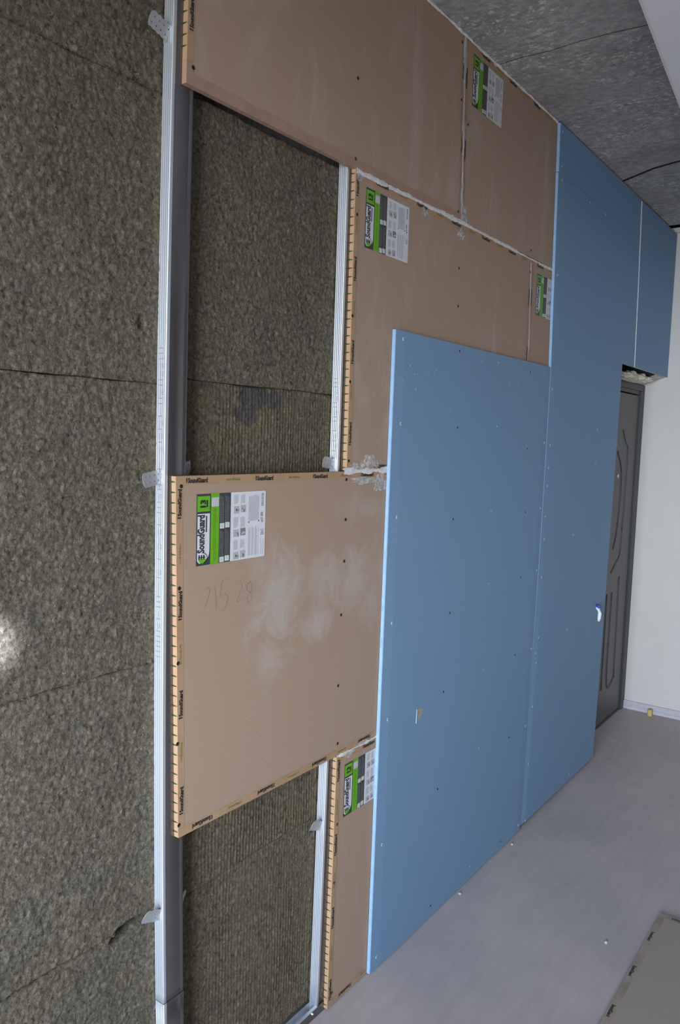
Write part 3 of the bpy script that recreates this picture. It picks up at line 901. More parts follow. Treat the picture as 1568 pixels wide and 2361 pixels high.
# ---- the printed sticker (one mesh pair, shared)
SW, SH = 0.226, 0.158
def sticker_meshes():
    base = MB(); c = 0.004
    pts = []
    for (cx, cz, a0) in ((SW - c, -c, 90), (c * 0.3, -c * 0.3, 180), (c * 0.3, -SH + c * 0.3, 270), (SW - c, -SH + c, 360)):
        rr_ = c if cx > SW / 2 else c * 0.3
        seq = range(0, 4)
        for q in seq:
            a = math.radians(a0 - 30 * q if False else a0)
    # simple rounded outline
    def arc(cx, cz, r, a0):
        return [(cx + r * math.cos(math.radians(a0 + 30 * i)), -0.0003, cz + r * math.sin(math.radians(a0 + 30 * i))) for i in range(4)]
    pts = arc(SW - c, -c, c, 0) + arc(0.002, -0.002, 0.002, 90) + arc(0.002, -SH + 0.002, 0.002, 180) + arc(SW - c, -SH + c, c, 270)
    base.poly(pts, M['st_white'])
    p = MB()
    def R(u0, u1, v0, v1, m, lay=1):
        y = -0.0003 - 0.00014 * lay
        p.rect(u0 * SW, u1 * SW, -v1 * SH, -v0 * SH, y, m)
    r = random.Random(5)
    R(0.0, 0.47, 0.0, 1.0, M['st_dark'])
    R(0.192, 0.307, 0.0, 1.0, M['st_green'], 2)
    R(0.010, 0.178, 0.03, 0.245, M['st_green'], 2)
    # white logo field with one rounded foot corner
    y = -0.0003 - 0.00028
    u0, u1, v0, v1 = 0.014 * SW, 0.178 * SW, -0.275 * SH, -0.968 * SH
    rc = 0.026
    pts = [(u0, y, v0), (u0, y, v1 + 0.006), (u0 + 0.006, y, v1)] + [(u1 - rc + rc * math.sin(a), y, v1 + rc - rc * math.cos(a)) for a in np.linspace(0.15, math.pi / 2, 6)] + [(u1, y, v0)]
    p.poly(pts[::-1], M['st_white'])
    yy = -0.0003 - 0.00045
    U, V = (0, 0, 1), (-1, 0, 0)
    put_text(p, 'SoundGuard', (0.105 * SW, yy, -0.825 * SH), U, V, 0.535 * SH, 0.092 * SW, M['st_dark'], 0.05)
    put_text(p, '13', (0.118 * SW, yy, -0.190 * SH), U, V, 0.11 * SH, 0.070 * SW, M['ink'], 0.055)
    R(0.130, 0.150, 0.085, 0.185, M['ink'], 3)
    R(0.124, 0.142, 0.305, 0.535, M['st_dark'], 3)
    for i in range(16): R(0.120, 0.132, 0.555 + i * 0.017, 0.563 + i * 0.017, M['st_mint'] if i % 3 else M['st_pale'], 3)
    # shield emblem: green rounded leaf with dark bars and rim
    cx, cz = 0.085 * SW, -0.895 * SH
    p.poly([(cx + 0.014 * math.cos(a) * (1 if math.cos(a) > 0 else 0.9), yy, cz - 0.002 + 0.010 * math.sin(a)) for a in np.linspace(-math.pi, 0, 10)], M['st_green'])
    for i in range(3): p.rect(cx - 0.012 + i * 0.007, cx - 0.008 + i * 0.007, cz - 0.003, cz + 0.007, yy - 0.0001, M['ink'])
    p.rect(cx - 0.013, cx + 0.009, cz + 0.0005, cz + 0.0025, yy - 0.0002, M['ink'])
    for i in range(8):
        a0, a1 = math.radians(-75 + 20 * i), math.radians(-75 + 20 * (i + 1))
        p.quad((cx + 0.0135 * math.cos(a0), yy, cz + 0.0105 * math.sin(a0)), (cx + 0.0155 * math.cos(a0), yy, cz + 0.0122 * math.sin(a0)),
               (cx + 0.0155 * math.cos(a1), yy, cz + 0.0122 * math.sin(a1)), (cx + 0.0135 * math.cos(a1), yy, cz + 0.0105 * math.sin(a1)), M['ink'])
    # blank pale square on the green band, fine print on it
    R(0.200, 0.300, 0.055, 0.185, M['st_pale'], 3)
    for u in (0.232, 0.252):
        v = 0.21
        while v < 0.95:
            w = r.uniform(0.008, 0.03); R(u, u + 0.008, v, v + w, M['ink_green'], 3); v += w + 0.006
    # charcoal columns with rows of tiny print and four pale squares
    for (ua, ub) in ((0.318, 0.370), (0.395, 0.447)):
        for (va, vb) in ((0.03, 0.42), (0.52, 0.90)):
            for q in range(3):
                u = ua + (ub - ua) * q / 2.6; v = va + 0.02 * q
                while v < vb:
                    w = r.uniform(0.006, 0.028); R(u, u + 0.008, v, v + w, M['st_mid'], 3); v += w + 0.006
    for (u, v) in ((0.318, 0.43), (0.393, 0.422), (0.318, 0.915), (0.393, 0.905)):
        R(u, u + 0.062, v, v + 0.078, M['st_mint'], 3)
        R(u + 0.018, u + 0.042, v + 0.02, v + 0.055, M['st_pale'], 4)
    # white field: picture squares and paragraphs
    for ci, ua in enumerate((0.515, 0.615)):
        for vi, va in enumerate((0.205, 0.545, 0.875)):
            va -= 0.012 * ci
            R(ua, ua + 0.078, va, va + 0.108, M['st_icon'] if (ci, vi) != (1, 1) else M['st_mid'], 2)
            pp = [(ua + 0.02 + r.uniform(0, 0.04), va + 0.02 + r.uniform(0, 0.06)) for _ in range(3)]
            for (u, v) in pp: R(u, u + 0.016, v, v + 0.03, M['st_mid'] if (ci, vi) != (1, 1) else M['st_pale'], 3)
        for (va, vb) in ((0.03, 0.19), (0.355, 0.53), (0.69, 0.86)):
            for q in range(5):
                R(ua + q * 0.0135, ua + q * 0.0135 + 0.008, va + r.uniform(0, 0.02), vb - r.uniform(0, 0.04), M['st_pale'], 2)
    for q in range(13):
        u = 0.735 + q * 0.0125
        R(u, u + 0.007, 0.05 + r.uniform(0, 0.03), 0.44, M['st_pale'], 2)
        if q % 4 != 3: R(u, u + 0.007, 0.52 + r.uniform(0, 0.05), 0.96, M['st_pale'], 2)
    for (u, v) in ((0.732, 0.445), (0.885, 0.437)): R(u, u + 0.016, v, v + 0.022, M['st_red'], 3)
    v = 0.035
    while v < 0.225:
        w = r.choice((0.004, 0.004, 0.009)); R(0.93, 0.968, v, v + w, M['st_mid'], 2); v += w + 0.006
    for q in range(4): R(0.925 + q * 0.009, 0.930 + q * 0.009, 0.315 + 0.002 * q, 0.385, M['st_mid'], 2)
    for (u, v) in ((0.925, 0.40), (0.945, 0.405), (0.930, 0.43), (0.952, 0.44), (0.940, 0.455)): R(u, u + 0.014, v, v + 0.022, M['st_mid'], 2)
    put_text(p, 'EAC', (0.972 * SW, yy, -0.665 * SH), U, V, 0.092 * SH, 0.048 * SW, M['st_mid'], 0.01)
    for (a, b, c_, d_) in ((0.93, 0.975, 0.74, 0.744), (0.93, 0.975, 0.955, 0.959), (0.93, 0.933, 0.74, 0.958), (0.972, 0.975, 0.74, 0.958)): R(a, b, c_, d_, M['st_icon'], 2)
    for q in range(7): R(0.946, 0.960, 0.765 + 0.026 * q, 0.770 + 0.026 * q, M['st_icon'], 2)
    def mesh(mb, name):
        me = bpy.data.meshes.new(name); me.from_pydata([tuple(v_) for v_ in mb.v], [], mb.f)
        for m in mb.mats: me.materials.append(m)
        me.polygons.foreach_set('material_index', mb.mi); me.update(); return me
    return mesh(base, 'sticker'), mesh(p, 'sticker_print')
ST_BASE, ST_PRINT = sticker_meshes()
def sticker(parent, x, z, y, rot=0.0, flat=False):
    L = root_loc(parent)
    o = bpy.data.objects.new('sticker', ST_BASE); COL.objects.link(o); o.parent = parent
    o.location = (x - L.x, y - L.y, z - L.z); o.rotation_euler = (0, rot, 0)
    q = stuff(bpy.data.objects.new('sticker_print', ST_PRINT)); COL.objects.link(q); q.parent = o
    o['label'] = 'green, charcoal and white product sticker'
    return o

def panel(c, label, tapes, m, scr, loc, phase=None, plain_bottom=None):
    """acoustic panel from its four corners TL, TR, BR, BL (x, z)"""
    TL, TR, BR, BL = c
    t = thing('acoustic_panel', (loc[0], 0.013, loc[1]), label, 'panel', 'brown acoustic panels')
    mb = MB(); sheet(mb, [(0, 0, 1), (1, 0, 1)], 0.0, 0.0129, m, M['tape_plain'])
    def bil(x, z):
        a = Vector(BL).lerp(Vector(BR), x); b = Vector(TL).lerp(Vector(TR), x); q = a.lerp(b, z); return q
    V = []
    for (x, y, z) in mb.v:
        if 0 < x < 1: x = 0.002 if x < 0.5 else 0.998
        q = bil(x, z); V.append((q.x, y, q.y))
    mb.v = V
    mb.build('board', t, normals=True)
    for s, ph, wd, tick in tapes:
        if s == 'left': edge_tape(t, TL, BL, (1, 0), 0.0, 0.0129, ph, M['tape'], UP, tick, word=wd, seed=len(label))
        if s == 'top': edge_tape(t, TL, TR, (0, -1), 0.0, 0.0129, ph, M['tape'], ACROSS, tick, word=wd, seed=len(label) + 1)
        if s == 'bottom': edge_tape(t, BL, BR, (0, 1), 0.0, 0.0129, ph, M['tape'], FLIP, tick, word=wd, seed=len(label) + 2)
        if s == 'right': edge_tape(t, TR, BR, (-1, 0), 0.0, 0.0129, ph, M['tape'], UP, tick, word=wd, seed=len(label) + 3)
    screws(t, scr, -0.0005, [SCREW_DARK])
    return t

# top row, left: cut at the foot, so its taped left edge stops short
XA = 1.2
r1a = panel([(0.012, 2.940), (1.1790, 2.940), (1.2045, 2.3745), (0.0025, 2.3665)], 'brown panel of the top row, cut along its foot, above the big wool opening',
            [], M['card'], [(0.02, 2.402), (0.599, 2.596), (0.6, 2.394), (1.158, 2.911), (1.17, 2.742), (1.180, 2.4)], (0.6, 2.37))
edge_tape(r1a, (0.012, 2.94), (0.00325, 2.412), (1, 0), 0.0, 0.0129, 0.215, M['tape'], UP, True)
edge_tape(r1a, (1.1790, 2.94), (1.2045, 2.3745), (-1, 0), 0.0, 0.0129, 0.10, M['tape_plain'], UP, False)
edge_tape(r1a, (0.0025, 2.3665), (1.2045, 2.3745), (0, 1), 0.0, 0.0129, 0.1, M['tape_plain'], FLIP, False, word=False, tw=0.024)
mb = MB(); mb.quad((0.0022, -0.0006, 2.3662), (0.0215, -0.0006, 2.3662), (0.0215, -0.0006, 2.408), (0.0030, -0.0006, 2.414), M['tape_plain'])
mb.quad((0.0020, -0.0006, 2.3662), (0.0020, 0.0128, 2.3662), (0.0028, 0.0128, 2.414), (0.0028, -0.0006, 2.414), M['tape_plain'])
mb.build('corner_patch', r1a, normals=False)
# top row, right
r1b = panel([(1.1825, 2.940), (1.99, 2.940), (2.030, 2.3770), (1.2080, 2.3745)], 'brown panel with a sticker right under the concrete ceiling',
            [('top', 0.15, True, False)], M['card'], [(1.783, 2.402), (1.222, 2.683)], (1.6, 2.37))
edge_tape(r1b, (1.1825, 2.94), (1.2080, 2.3745), (1, 0), 0.0, 0.0129, 0.12, M['tape_plain'], UP, False)
sticker(r1b, 1.2415, 2.9090, -0.0004)
# second row, left
r2a = panel([(0.6036, 2.3705), (1.7910, 2.3685), (1.8150, 1.5720), (0.6050, 1.5735)], 'brown panel with a sticker beside the upper wool opening',
            [('left', 0.034, True, True), ('top', 0.13, True, False), ('bottom', 0.165, True, False)], M['card'],
            [(0.615, 2.255), (0.608, 1.99), (0.607, 1.814), (0.613, 1.6), (1.203, 2.226), (1.208, 2.105), (1.785, 2.321)], (1.2, 1.572))
edge_tape(r2a, (1.7910, 2.3685), (1.8150, 1.5720), (-1, 0), 0.0, 0.0129, 0.14, M['tape_plain'], UP, False)
sticker(r2a, 0.6535, 2.3370, -0.0004)
# second row, right
r2b = panel([(1.7945, 2.3685), (2.035, 2.3705), (2.040, 1.5720), (1.8190, 1.5720)], 'narrow strip of brown panel with a half hidden sticker left of the blue sheets',
            [('top', 0.09, True, False)], M['card'], [(1.806, 2.20)], (1.9, 1.572))
edge_tape(r2b, (1.7945, 2.3685), (1.8190, 1.5720), (1, 0), 0.0, 0.0129, 0.14, M['tape_plain'], UP, False)
sticker(r2b, 1.8585, 2.3290, -0.0004)
# third row
r3 = panel([(-0.0139, 1.5712), (1.19, 1.5700), (1.19, 0.7645), (0.0053, 0.7700)], 'large brown panel with wiped face, pencil marks and sticker below the wool opening',
           [('left', 0.056, True, True), ('top', 0.063, True, True), ('bottom', 0.070, True, False)], M['card_r3'],
           [(0.001, 1.55), (-0.001, 1.331), (-0.002, 1.167), (-0.001, 0.987), (0.006, 0.799), (0.604, 1.549), (0.606, 1.439), (0.606, 1.323), (0.599, 1.173), (0.596, 0.972), (0.602, 0.803)], (0.0, 0.768))
sticker(r3, 0.0460, 1.5310, -0.0004)
def strokes(parent, lines, m, w=0.0009, name='pencil_mark'):
    mb = MB()
    for l in lines:
        for (a, b) in zip(l[:-1], l[1:]):
            A, B = Vector((a[0], -0.0004, a[1])), Vector((b[0], -0.0004, b[1])); d = (B - A).normalized()
            q = Vector((-d.z, 0, d.x)) * w / 2
            mb.quad(tuple(A - q), tuple(B - q), tuple(B + q), tuple(A + q), m)
    return stuff(mb.build(name, parent, normals=False))
strokes(r3, [
    [(0.072, 1.316), (0.086, 1.322), (0.090, 1.312), (0.082, 1.290), (0.074, 1.276)],
    [(0.106, 1.322), (0.112, 1.268)], [(0.128, 1.330), (0.122, 1.296), (0.140, 1.300), (0.150, 1.288), (0.142, 1.268), (0.128, 1.258)], [(0.128, 1.330), (0.152, 1.336)],
    [(0.176, 1.318), (0.190, 1.322), (0.196, 1.308), (0.184, 1.286), (0.178, 1.274), (0.200, 1.278)],
    [(0.226, 1.316), (0.212, 1.312), (0.212, 1.298), (0.228, 1.288), (0.230, 1.272), (0.216, 1.266), (0.212, 1.278), (0.228, 1.296), (0.228, 1.312), (0.220, 1.318)]], M['pencil'])
strokes(r3, [[(0.195, 1.008 - 0.03 * i), (0.285, 1.030 - 0.032 * i)] for i in range(4)] + [[(0.21, 0.87 - 0.03 * i), (0.30, 0.888 - 0.03 * i)] for i in range(3)],
        M['scuff'], 0.0012, 'scratches')
# fourth row
r4 = panel([(0.6014, 0.7620), (1.19, 0.7620), (1.19, 0.0035), (0.5928, 0.0065)], 'brown panel standing on the floor between the lower wool opening and the blue sheet',
           [('left', 0.039, True, True), ('top', 0.165, True, False), ('bottom', 0.085, True, False)], M['card'],
           [(0.614, 0.741), (0.613, 0.56), (0.607, 0.387), (0.612, 0.046)], (0.7, 0.0))
sticker(r4, 0.6405, 0.7280, -0.0004)

# ---- panel lying on the floor
fp = thing('acoustic_panel', (1.3, -1.0, 0.0), 'dusty brown panel lying flat on the floor at the lower right corner', 'panel', 'brown acoustic panels')
mb = MB(); mb.box((0.496, -1.455, 0.0008), (1.696, -0.655, 0.0135), M['card_floor']); mb.build('board', fp, bevel=0.0008)
def floor_tape(x0, x1, y0, y1, along, phase):
    mb = MB(); e = 0.0004; z = 0.0135 + e
    mb.quad((x0, y0, z), (x1, y0, z), (x1, y1, z), (x0, y1, z), M['tape_floor'])
    if along == 'x':
        ye = y1 + e
        mb.quad((x0, y1, z), (x1, y1, z), (x1, ye, 0.001), (x0, ye, 0.001), M['tape_floor'])
    else:
        mb.quad((x1, y0, z), (x1, y1, z), (x1 + e, y1, 0.001), (x1 + e, y0, 0.001), M['tape_floor'])
    tp = mb.build('edge_tape', fp, normals=False)
    mb = MB(); a = phase
    L = (x1 - x0) if along == 'x' else (y1 - y0)
    while a < L - 0.04:
        if along == 'x':
            put_text(mb, 'SoundGuard', (x1 - a, y1 - 0.0045, z + 0.0002), (-1, 0, 0), (0, -1, 0), 0.06, 0.011, M['ink'], 0.05)
        else:
            put_text(mb, 'SoundGuard', (x1 - 0.005, y1 - a - 0.06, z + 0.0002), (0, 1, 0), (-1, 0, 0), 0.06, 0.011, M['ink'], 0.05)
        a += 0.22
    if mb.v: stuff(mb.build('tape_print', tp, normals=False))
floor_tape(0.496, 1.696, -0.6765, -0.6550, 'x', 0.13)
floor_tape(1.6750, 1.6962, -1.455, -0.6770, 'y', 0.02)

# ------------------------------------------------------------------ blue plasterboard
def seamx(z): return float(np.interp(z, [0.0, 0.03, 0.47, 0.8, 1.16, 1.6, 1.98, 2.94], [1.963, 1.9665, 1.985, 1.999, 2.0125, 2.0210, 2.0240, 1.9790]))
zs = [0.004, 0.03, 0.25, 0.47, 0.8, 1.16, 1.6, 1.979]
Y1 = -0.0138
A = thing('plasterboard_sheet', (1.4, 0.0, 0.0), 'blue plasterboard sheet with a small torn triangle, lower than its neighbour', 'plasterboard', 'blue plasterboard')
mb = MB(); sheet(mb, [(z, float(np.interp(z, [0, 1.1, 1.979], [0.7965, 0.8040, 0.8102])), seamx(z) - 0.0005) for z in zs], Y1, 0.0122, M['blue'], M['blue_edge'], (1, 1))
mb.build('board', A, normals=True)
mb = MB()
for (z, l) in ((0.33, 0.010), (0.60, 0.014), (1.04, 0.03), (1.15, 0.02), (1.31, 0.02), (0.9, 0.008)):
    x = float(np.interp(z, [0, 1.1, 1.979], [0.7965, 0.8040, 0.8102])) - 0.0004
    q = 0.0
    while q < l:
        mb.quad((x, -0.009, z + q), (x, -0.004, z + q), (x, -0.004, z + q + 0.003), (x, -0.009, z + q + 0.003), M['blue_print']); q += 0.005
stuff(mb.build('edge_print', A, normals=False))
SA = [(0.851, 1.956), (1.208, 1.959), (1.513, 1.95), (1.807, 1.941), (0.855, 1.709), (1.217, 1.708), (1.525, 1.721), (1.818, 1.641), (0.853, 1.431), (1.215, 1.401), (1.513, 1.411), (1.835, 1.388), (0.848, 1.109), (1.221, 1.078), (1.522, 1.139), (1.822, 1.125), (0.845, 0.808), (1.202, 0.806), (1.513, 0.813), (1.806, 0.808), (0.839, 0.409), (1.189, 0.464), (1.506, 0.511), (1.789, 0.468), (0.831, 0.043), (1.176, 0.044), (1.477, 0.054), (1.757, 0.038)]
screws(A, [p for i, p in enumerate(SA) if i % 4 == 0], Y1 + 0.0001, [SCREW_PALE])
screws(A, [p for i, p in enumerate(SA) if i % 4 in (1, 3)], Y1, [SCREW_SMALL])
screws(A, [p for i, p in enumerate(SA) if i % 4 == 2] + [(1.979 - 0.004, 0.8), (1.990, 1.134), (1.990, 1.395), (1.993, 1.667), (1.960, 0.467), (1.938, 0.036)], Y1 + 0.0008, [SCREW_SPOT])
# flecks of filler on the face
mb = MB(); rk = random.Random(21)
CENT = [(340, 435), (405, 443), (425, 445), (490, 448), (510, 447), (545, 447), (325, 503), (415, 575), (420, 582), (460, 640), (500, 700), (460, 735), (685, 790), (565, 408), (1090, 515), (1170, 525), (1320, 400), (1345, 410), (1285, 380), (1235, 1130), (920, 313), (580, 590), (600, 588), (370, 372), (1440, 470), (1420, 440), (1500, 430), (1055, 465), (1250, 540), (660, 425)]
for (px, py) in CENT:
    # measured on the face of the sheet: a plain affine map is enough for such flecks
    x_ = 0.852 + (px - 318) * 0.000815 + 0.0000001 * (px - 318) ** 2; z_ = 1.956 - (py - 150 - (px - 318) * 0.206) * (0.000338 + 0.00000002 * px)
    if z_ > 1.97: z_ = 1.962
    w = rk.uniform(0.0012, 0.0032); h = rk.uniform(0.0012, 0.0035)
    mb.poly([(x_ + w * math.cos(t) * rk.uniform(0.6, 1.2), Y1 - 0.0004, z_ + h * math.sin(t) * rk.uniform(0.6, 1.2)) for t in np.linspace(0, 2 * math.pi, 7, endpoint=False)], M['gypsum'])
stuff(mb.build('filler_flecks', A, normals=False))
# torn triangle
mb = MB()
mb.poly([(1.0215, Y1 - 0.0003, 0.7915), (1.0190, Y1 - 0.0003, 0.7480), (1.040, Y1 - 0.0003, 0.7540), (1.056, Y1 - 0.0003, 0.7660), (1.064, Y1 - 0.0003, 0.7800), (1.060, Y1 - 0.0003, 0.7860), (1.045, Y1 - 0.0003, 0.7910)], M['blue_tear'])
tear = mb.build('torn_patch', A, normals=False); tear['label'] = 'small triangle of torn grey paper'
mb = MB()
mb.quad((1.0180, Y1 - 0.0003, 0.7460), (1.0190, Y1 - 0.0026, 0.7470), (1.0212, Y1 - 0.0024, 0.7925), (1.0205, Y1 - 0.0003, 0.7930), M['blue_edge'])
mb.quad((1.0265, Y1 - 0.0003, 0.7900), (1.0300, Y1 - 0.0030, 0.7740), (1.0320, Y1 - 0.0003, 0.7740), (1.0290, Y1 - 0.0003, 0.7880), M['blue_tear'])
mb.build('paper_flap', tear, normals=False)

B = thing('plasterboard_sheet', (2.5, 0.0, 0.0), 'tall blue plasterboard sheet notched around the top corner of the doorway', 'plasterboard', 'blue plasterboard')
def doorx(z): return float(np.interp(z, [0.0, 0.45, 0.96, 1.6, 2.086], [2.9255, 2.948, 2.968, 2.992, 3.0007]))
rows = [(z, seamx(z) + 0.0005, doorx(z), float(np.interp(z, [0, 0.7, 0.9, 3], [2.3, 2.1, 0.9, 0.7]))) for z in (0.02, 0.25, 0.47, 0.8, 1.16, 1.6, 1.98, 2.086)]
def cx(z): return float(np.interp(z, [2.086, 2.5, 2.937], [3.2097, 3.185, 3.1475]))
rows2 = [(z, seamx(z) + 0.0005, cx(z)) for z in (2.0861, 2.3, 2.55, 2.748)]
mb = MB(); sheet(mb, rows + rows2, Y1, 0.0122, M['blue'], M['blue_edge'], (1, 0)); mb.build('board', B)
SB = [(2.024, 0.77), (2.038, 0.725), (2.051, 0.833), (2.026, 0.534), (2.013, 0.283), (2.053, 1.26), (2.047, 1.096), (2.411, 1.249), (2.405, 0.806), (2.561, 0.047), (2.057, 1.562), (2.053, 1.487), (2.053, 1.356), (2.666, 1.74), (2.671, 1.577), (2.051, 1.89), (2.062, 1.659), (2.988, 1.671), (2.03, 2.728), (2.594, 2.728), (2.374, 2.729), (2.038, 2.354), (2.014, 0.025)]
screws(B, SB, Y1 + 0.0004, [SCREW_SPOT])
T = thing('plasterboard_strip', (2.5, 0.0, 2.75), 'narrow blue plasterboard strip closing the gap under the ceiling', 'plasterboard', 'blue plasterboard')
mb = MB(); sheet(mb, [(z, seamx(z) + 0.0005, cx(z)) for z in (2.7505, 2.85, 2.936)], Y1, 0.0122, M['blue'], M['blue_edge'], (0, 0)); mb.build('board', T)
screws(T, [(2.007, 2.911), (2.019, 2.778), (2.366, 2.801)], Y1, [SCREW_SPOT, SCREW_SPOT, SCREW_SMALL])
C = thing('plasterboard_sheet', (3.55, 0.0, 2.086), 'short blue plasterboard piece above the doorway, against the cream wall', 'plasterboard', 'blue plasterboard')
mb = MB(); sheet(mb, [(2.086, cx(2.086) + 0.0012, XF - 0.003), (2.5, cx(2.5) + 0.0012, XF - 0.003), (2.885, cx(2.885) + 0.0012, XF - 0.003), (2.93, cx(2.93) + 0.0012, XF - 0.003)], Y1 - 0.0032, 0.0122, M['blue'], M['gypsum'], (0, 0)); mb.build('board', C)
screws(C, [(3.26, 2.50), (3.27, 2.25), (3.55, 2.72), (3.56, 2.40), (3.85, 2.62), (3.86, 2.32)], Y1 - 0.0032, [SCREW_SMALL])

# cavity lining above the doorway, foam and rough plaster in the recess
mb = MB()
rf = random.Random(12)
def blob(mb, c, r, m):
    bm = bmesh.new(); bmesh.ops.create_icosphere(bm, subdivisions=4, radius=1.0)
    for v_ in bm.verts:
        nz = 1 + 0.16 * math.sin(v_.co.x * 5 + c[0] * 40) * math.cos(v_.co.z * 6 + c[2] * 30) + 0.08 * math.sin(v_.co.y * 11 + c[0] * 90)
        v_.co = Vector((c[0] + v_.co.x * r[0] * nz, c[1] + v_.co.y * r[1] * nz, c[2] + v_.co.z * r[2] * nz))
    mb.add([v_.co[:] for v_ in bm.verts], [[q.index for q in f_.verts] for f_ in bm.faces], m); bm.free()
for (c, r_) in (((3.15, 0.080, 2.058), (0.16, 0.030, 0.022)), ((3.44, 0.070, 2.062), (0.13, 0.040, 0.025)), ((3.58, 0.064, 2.062), (0.09, 0.046, 0.022)),
                ((3.675, 0.062, 2.058), (0.07, 0.050, 0.020)), ((3.46, 0.098, 2.043), (0.30, 0.014, 0.008))):
    blob(mb, c, r_, M['foam'])
fo = mb.build('mounting_foam', loc=(3.4, 0.075, 2.06), smooth=True)
tag(fo, 'lumpy cream mounting foam above the dark door', 'foam')

# ------------------------------------------------------------------ sealant in the seams
def ribbon(name, pts, width, m, label, y0=-0.0006, bulge=0.0014, rag=0.35, step=0.006, seed=1, extra=()):
    """irregular bead or torn strip of tape following pts (x, z) on the wall; width(t) in metres"""
    P = [Vector(p) for p in pts]
    seg = [(b - a).length for a, b in zip(P[:-1], P[1:])]; L = sum(seg)
    n = max(4, int(L / step)); r = np.random.default_rng(seed)
    def noise1(c):
        g = r.standard_normal(int(c) + 3); t = np.linspace(0, c, n); i = t.astype(int); f_ = t - i
        return g[i] * (1 - f_) + g[i + 1] * f_
    e1 = noise1(L / 0.03) * 0.5 + noise1(L / 0.008) * 0.35; e2 = noise1(L / 0.03) * 0.5 + noise1(L / 0.008) * 0.35; bb = noise1(L / 0.012)
    mb = MB(); V = []
    K = 5
    for i in range(n):
        s = L * i / (n - 1); a = s
        for j, sl in enumerate(seg):
            if a <= sl or j == len(seg) - 1: break
            a -= sl
        p = P[j].lerp(P[j + 1], min(1, a / sl)); d = (P[j + 1] - P[j]).normalized(); q = Vector((-d.y, d.x))
        w = width(i / (n - 1)) / 2
        for kx in range(K):
            u = kx / (K - 1) * 2 - 1
            off = u * w * (1 + rag * (e1[i] if u > 0 else e2[i]))
            c = p + q * off
            V.append((c.x, y0 - bulge * (1 - u * u) * (0.8 + 0.35 * bb[i]) , c.y))
    F = [(i * K + j, i * K + j + 1, (i + 1) * K + j + 1, (i + 1) * K + j) for i in range(n - 1) for j in range(K - 1)]
    mb.add(V, F, m)
    for (cx_, cz_, w_, h_, mm) in extra:       # torn smears beside the bead
        N = 44; rs = random.Random(int(cx_ * 1000)); ph = rs.uniform(0, 6)
        ring = []
        for t in np.linspace(0, 2 * math.pi, N, endpoint=False):
            k_ = 0.82 + 0.16 * math.sin(3 * t + ph) + 0.10 * math.sin(7 * t + ph * 2) + rs.uniform(-0.10, 0.10)
            ring.append((cx_ + w_ * math.cos(t) * k_, y0 - 0.0007 - 0.0004 * rs.random(), cz_ + h_ * math.sin(t) * k_))
        for q in range(N): mb.poly([(cx_, y0 - 0.0012, cz_), ring[q], ring[(q + 1) % N]], mm)
    L0 = P[0]
    o = mb.build(name, loc=(L0.x, 0.0, L0.y), smooth=True, normals=False)
    tag(o, label, 'sealant', 'sealed seams between the brown panels')
    return o
ribbon('sealant_bead', [(0.604, 2.366), (0.80, 2.3675), (1.2, 2.3725), (1.6, 2.371), (2.016, 2.3705)], lambda t: 0.015 - 0.0075 * t + 0.003 * math.sin(t * 21), M['seal'],
       'thick white sealant along the seam under the top row of panels', seed=3,
       extra=[(0.965, 2.345, 0.022, 0.018, M['film']), (1.205, 2.335, 0.030, 0.022, M['film']), (1.222, 2.398, 0.028, 0.030, M['film']), (0.622, 2.352, 0.020, 0.012, M['film'])])
ribbon('sealant_bead', [(1.1815, 2.935), (1.1900, 2.72), (1.2065, 2.376)], lambda t: 0.017 - 0.006 * t + 0.004 * math.sin(t * 17), M['seal_grey'], 'greyish sealant in the upright seam of the top row', seed=4, rag=0.5)
ribbon('sealant_bead', [(1.7930, 2.358), (1.8050, 2.15), (1.8170, 1.985)], lambda t: 0.014 - 0.004 * t, M['seal_grey'], 'greyish sealant in the short upright seam near the blue sheets', seed=5, rag=0.6)
ribbon('sealant_bead', [(0.93, 2.941), (1.4, 2.942), (1.985, 2.941)], lambda t: 0.010 + 0.003 * math.sin(t * 40), M['seal'], 'white sealant bead where the panels meet the concrete ceiling', seed=6,
       y0=-0.0006, bulge=0.004, extra=[(1.275, 2.938, 0.012, 0.008, M['seal']), (1.395, 2.936, 0.010, 0.010, M['seal'])])
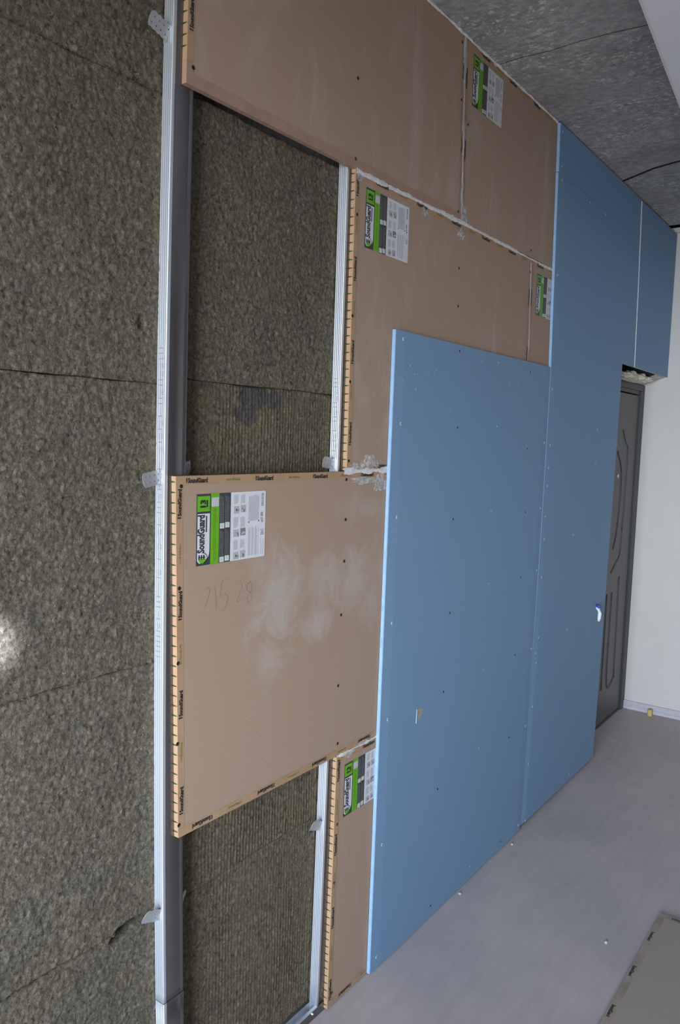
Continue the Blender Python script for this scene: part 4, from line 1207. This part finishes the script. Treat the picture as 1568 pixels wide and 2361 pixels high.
ribbon('sealing_tape', [(0.592, 1.5715), (0.70, 1.5725), (0.80, 1.5720), (0.815, 1.572)], lambda t: 0.017 - 0.004 * t + 0.003 * math.sin(t * 15), M['seal'], 'crumpled clear tape over white sealant at the corner of the wiped panel', seed=7, rag=0.5,
       extra=[(0.715, 1.597, 0.055, 0.022, M['film']), (0.66, 1.585, 0.05, 0.012, M['film']), (0.70, 1.545, 0.09, 0.012, M['film']), (0.775, 1.535, 0.04, 0.030, M['film'])])
ribbon('sealing_tape', [(0.598, 0.7640), (0.70, 0.7630), (0.812, 0.7630)], lambda t: 0.010 - 0.003 * t + 0.003 * math.sin(t * 12), M['seal'], 'shiny thin tape on the seam above the panel standing on the floor', seed=8, rag=0.6,
       extra=[(0.66, 0.756, 0.03, 0.012, M['film']), (0.72, 0.768, 0.04, 0.008, M['film'])])

# ------------------------------------------------------------------ small things
cb = thing('cable_stub', (2.817, Y1, 0.817), 'white cable end with a blue core poking out of the blue sheet by the door', 'cable')
mb = MB()
mb.tube([(2.822, Y1 + 0.001, 0.845), (2.820, Y1 - 0.012, 0.836), (2.816, Y1 - 0.020, 0.815), (2.812, Y1 - 0.021, 0.790), (2.809, Y1 - 0.019, 0.775)], [0.007, 0.009, 0.010, 0.009, 0.005], M['cable_white'], 12)
mb.build('sheath', cb, smooth=True)
mb = MB()
mb.tube([(2.823, Y1 + 0.001, 0.852), (2.820, Y1 - 0.014, 0.850), (2.818, Y1 - 0.020, 0.843)], [0.009, 0.011, 0.0095], M['cable_blue'], 10)
mb.build('wire', cb, smooth=True)
pg = MB(); pg.tube([(3.855, -0.064, 0.0), (3.855, -0.064, 0.003), (3.855, -0.064, 0.036), (3.855, -0.064, 0.039)], [0.0125, 0.0145, 0.0140, 0.0115], M['yellow'], 16)
tag(pg.build('foam_plug', loc=(3.855, -0.064, 0.0), smooth=False), 'small yellow cylinder standing by the grey skirting', 'plug')
def crumb(x, y, s, label):
    mb = MB(); blob(mb, (x, y, s * 0.5), (s, s * 0.8, s * 0.55), M['crumb'])
    tag(mb.build('plaster_crumb', loc=(x, y, 0.0)), label, 'crumb', 'plaster crumbs on the floor')
crumb(1.423, -0.549, 0.0065, 'pale plaster crumb on the bare floor near the lying panel')
crumb(1.83, -0.035, 0.006, 'tiny pale crumb at the foot of the blue sheet seam')
crumb(1.37, -0.030, 0.006, 'tiny pale crumb at the foot of the notched board side')
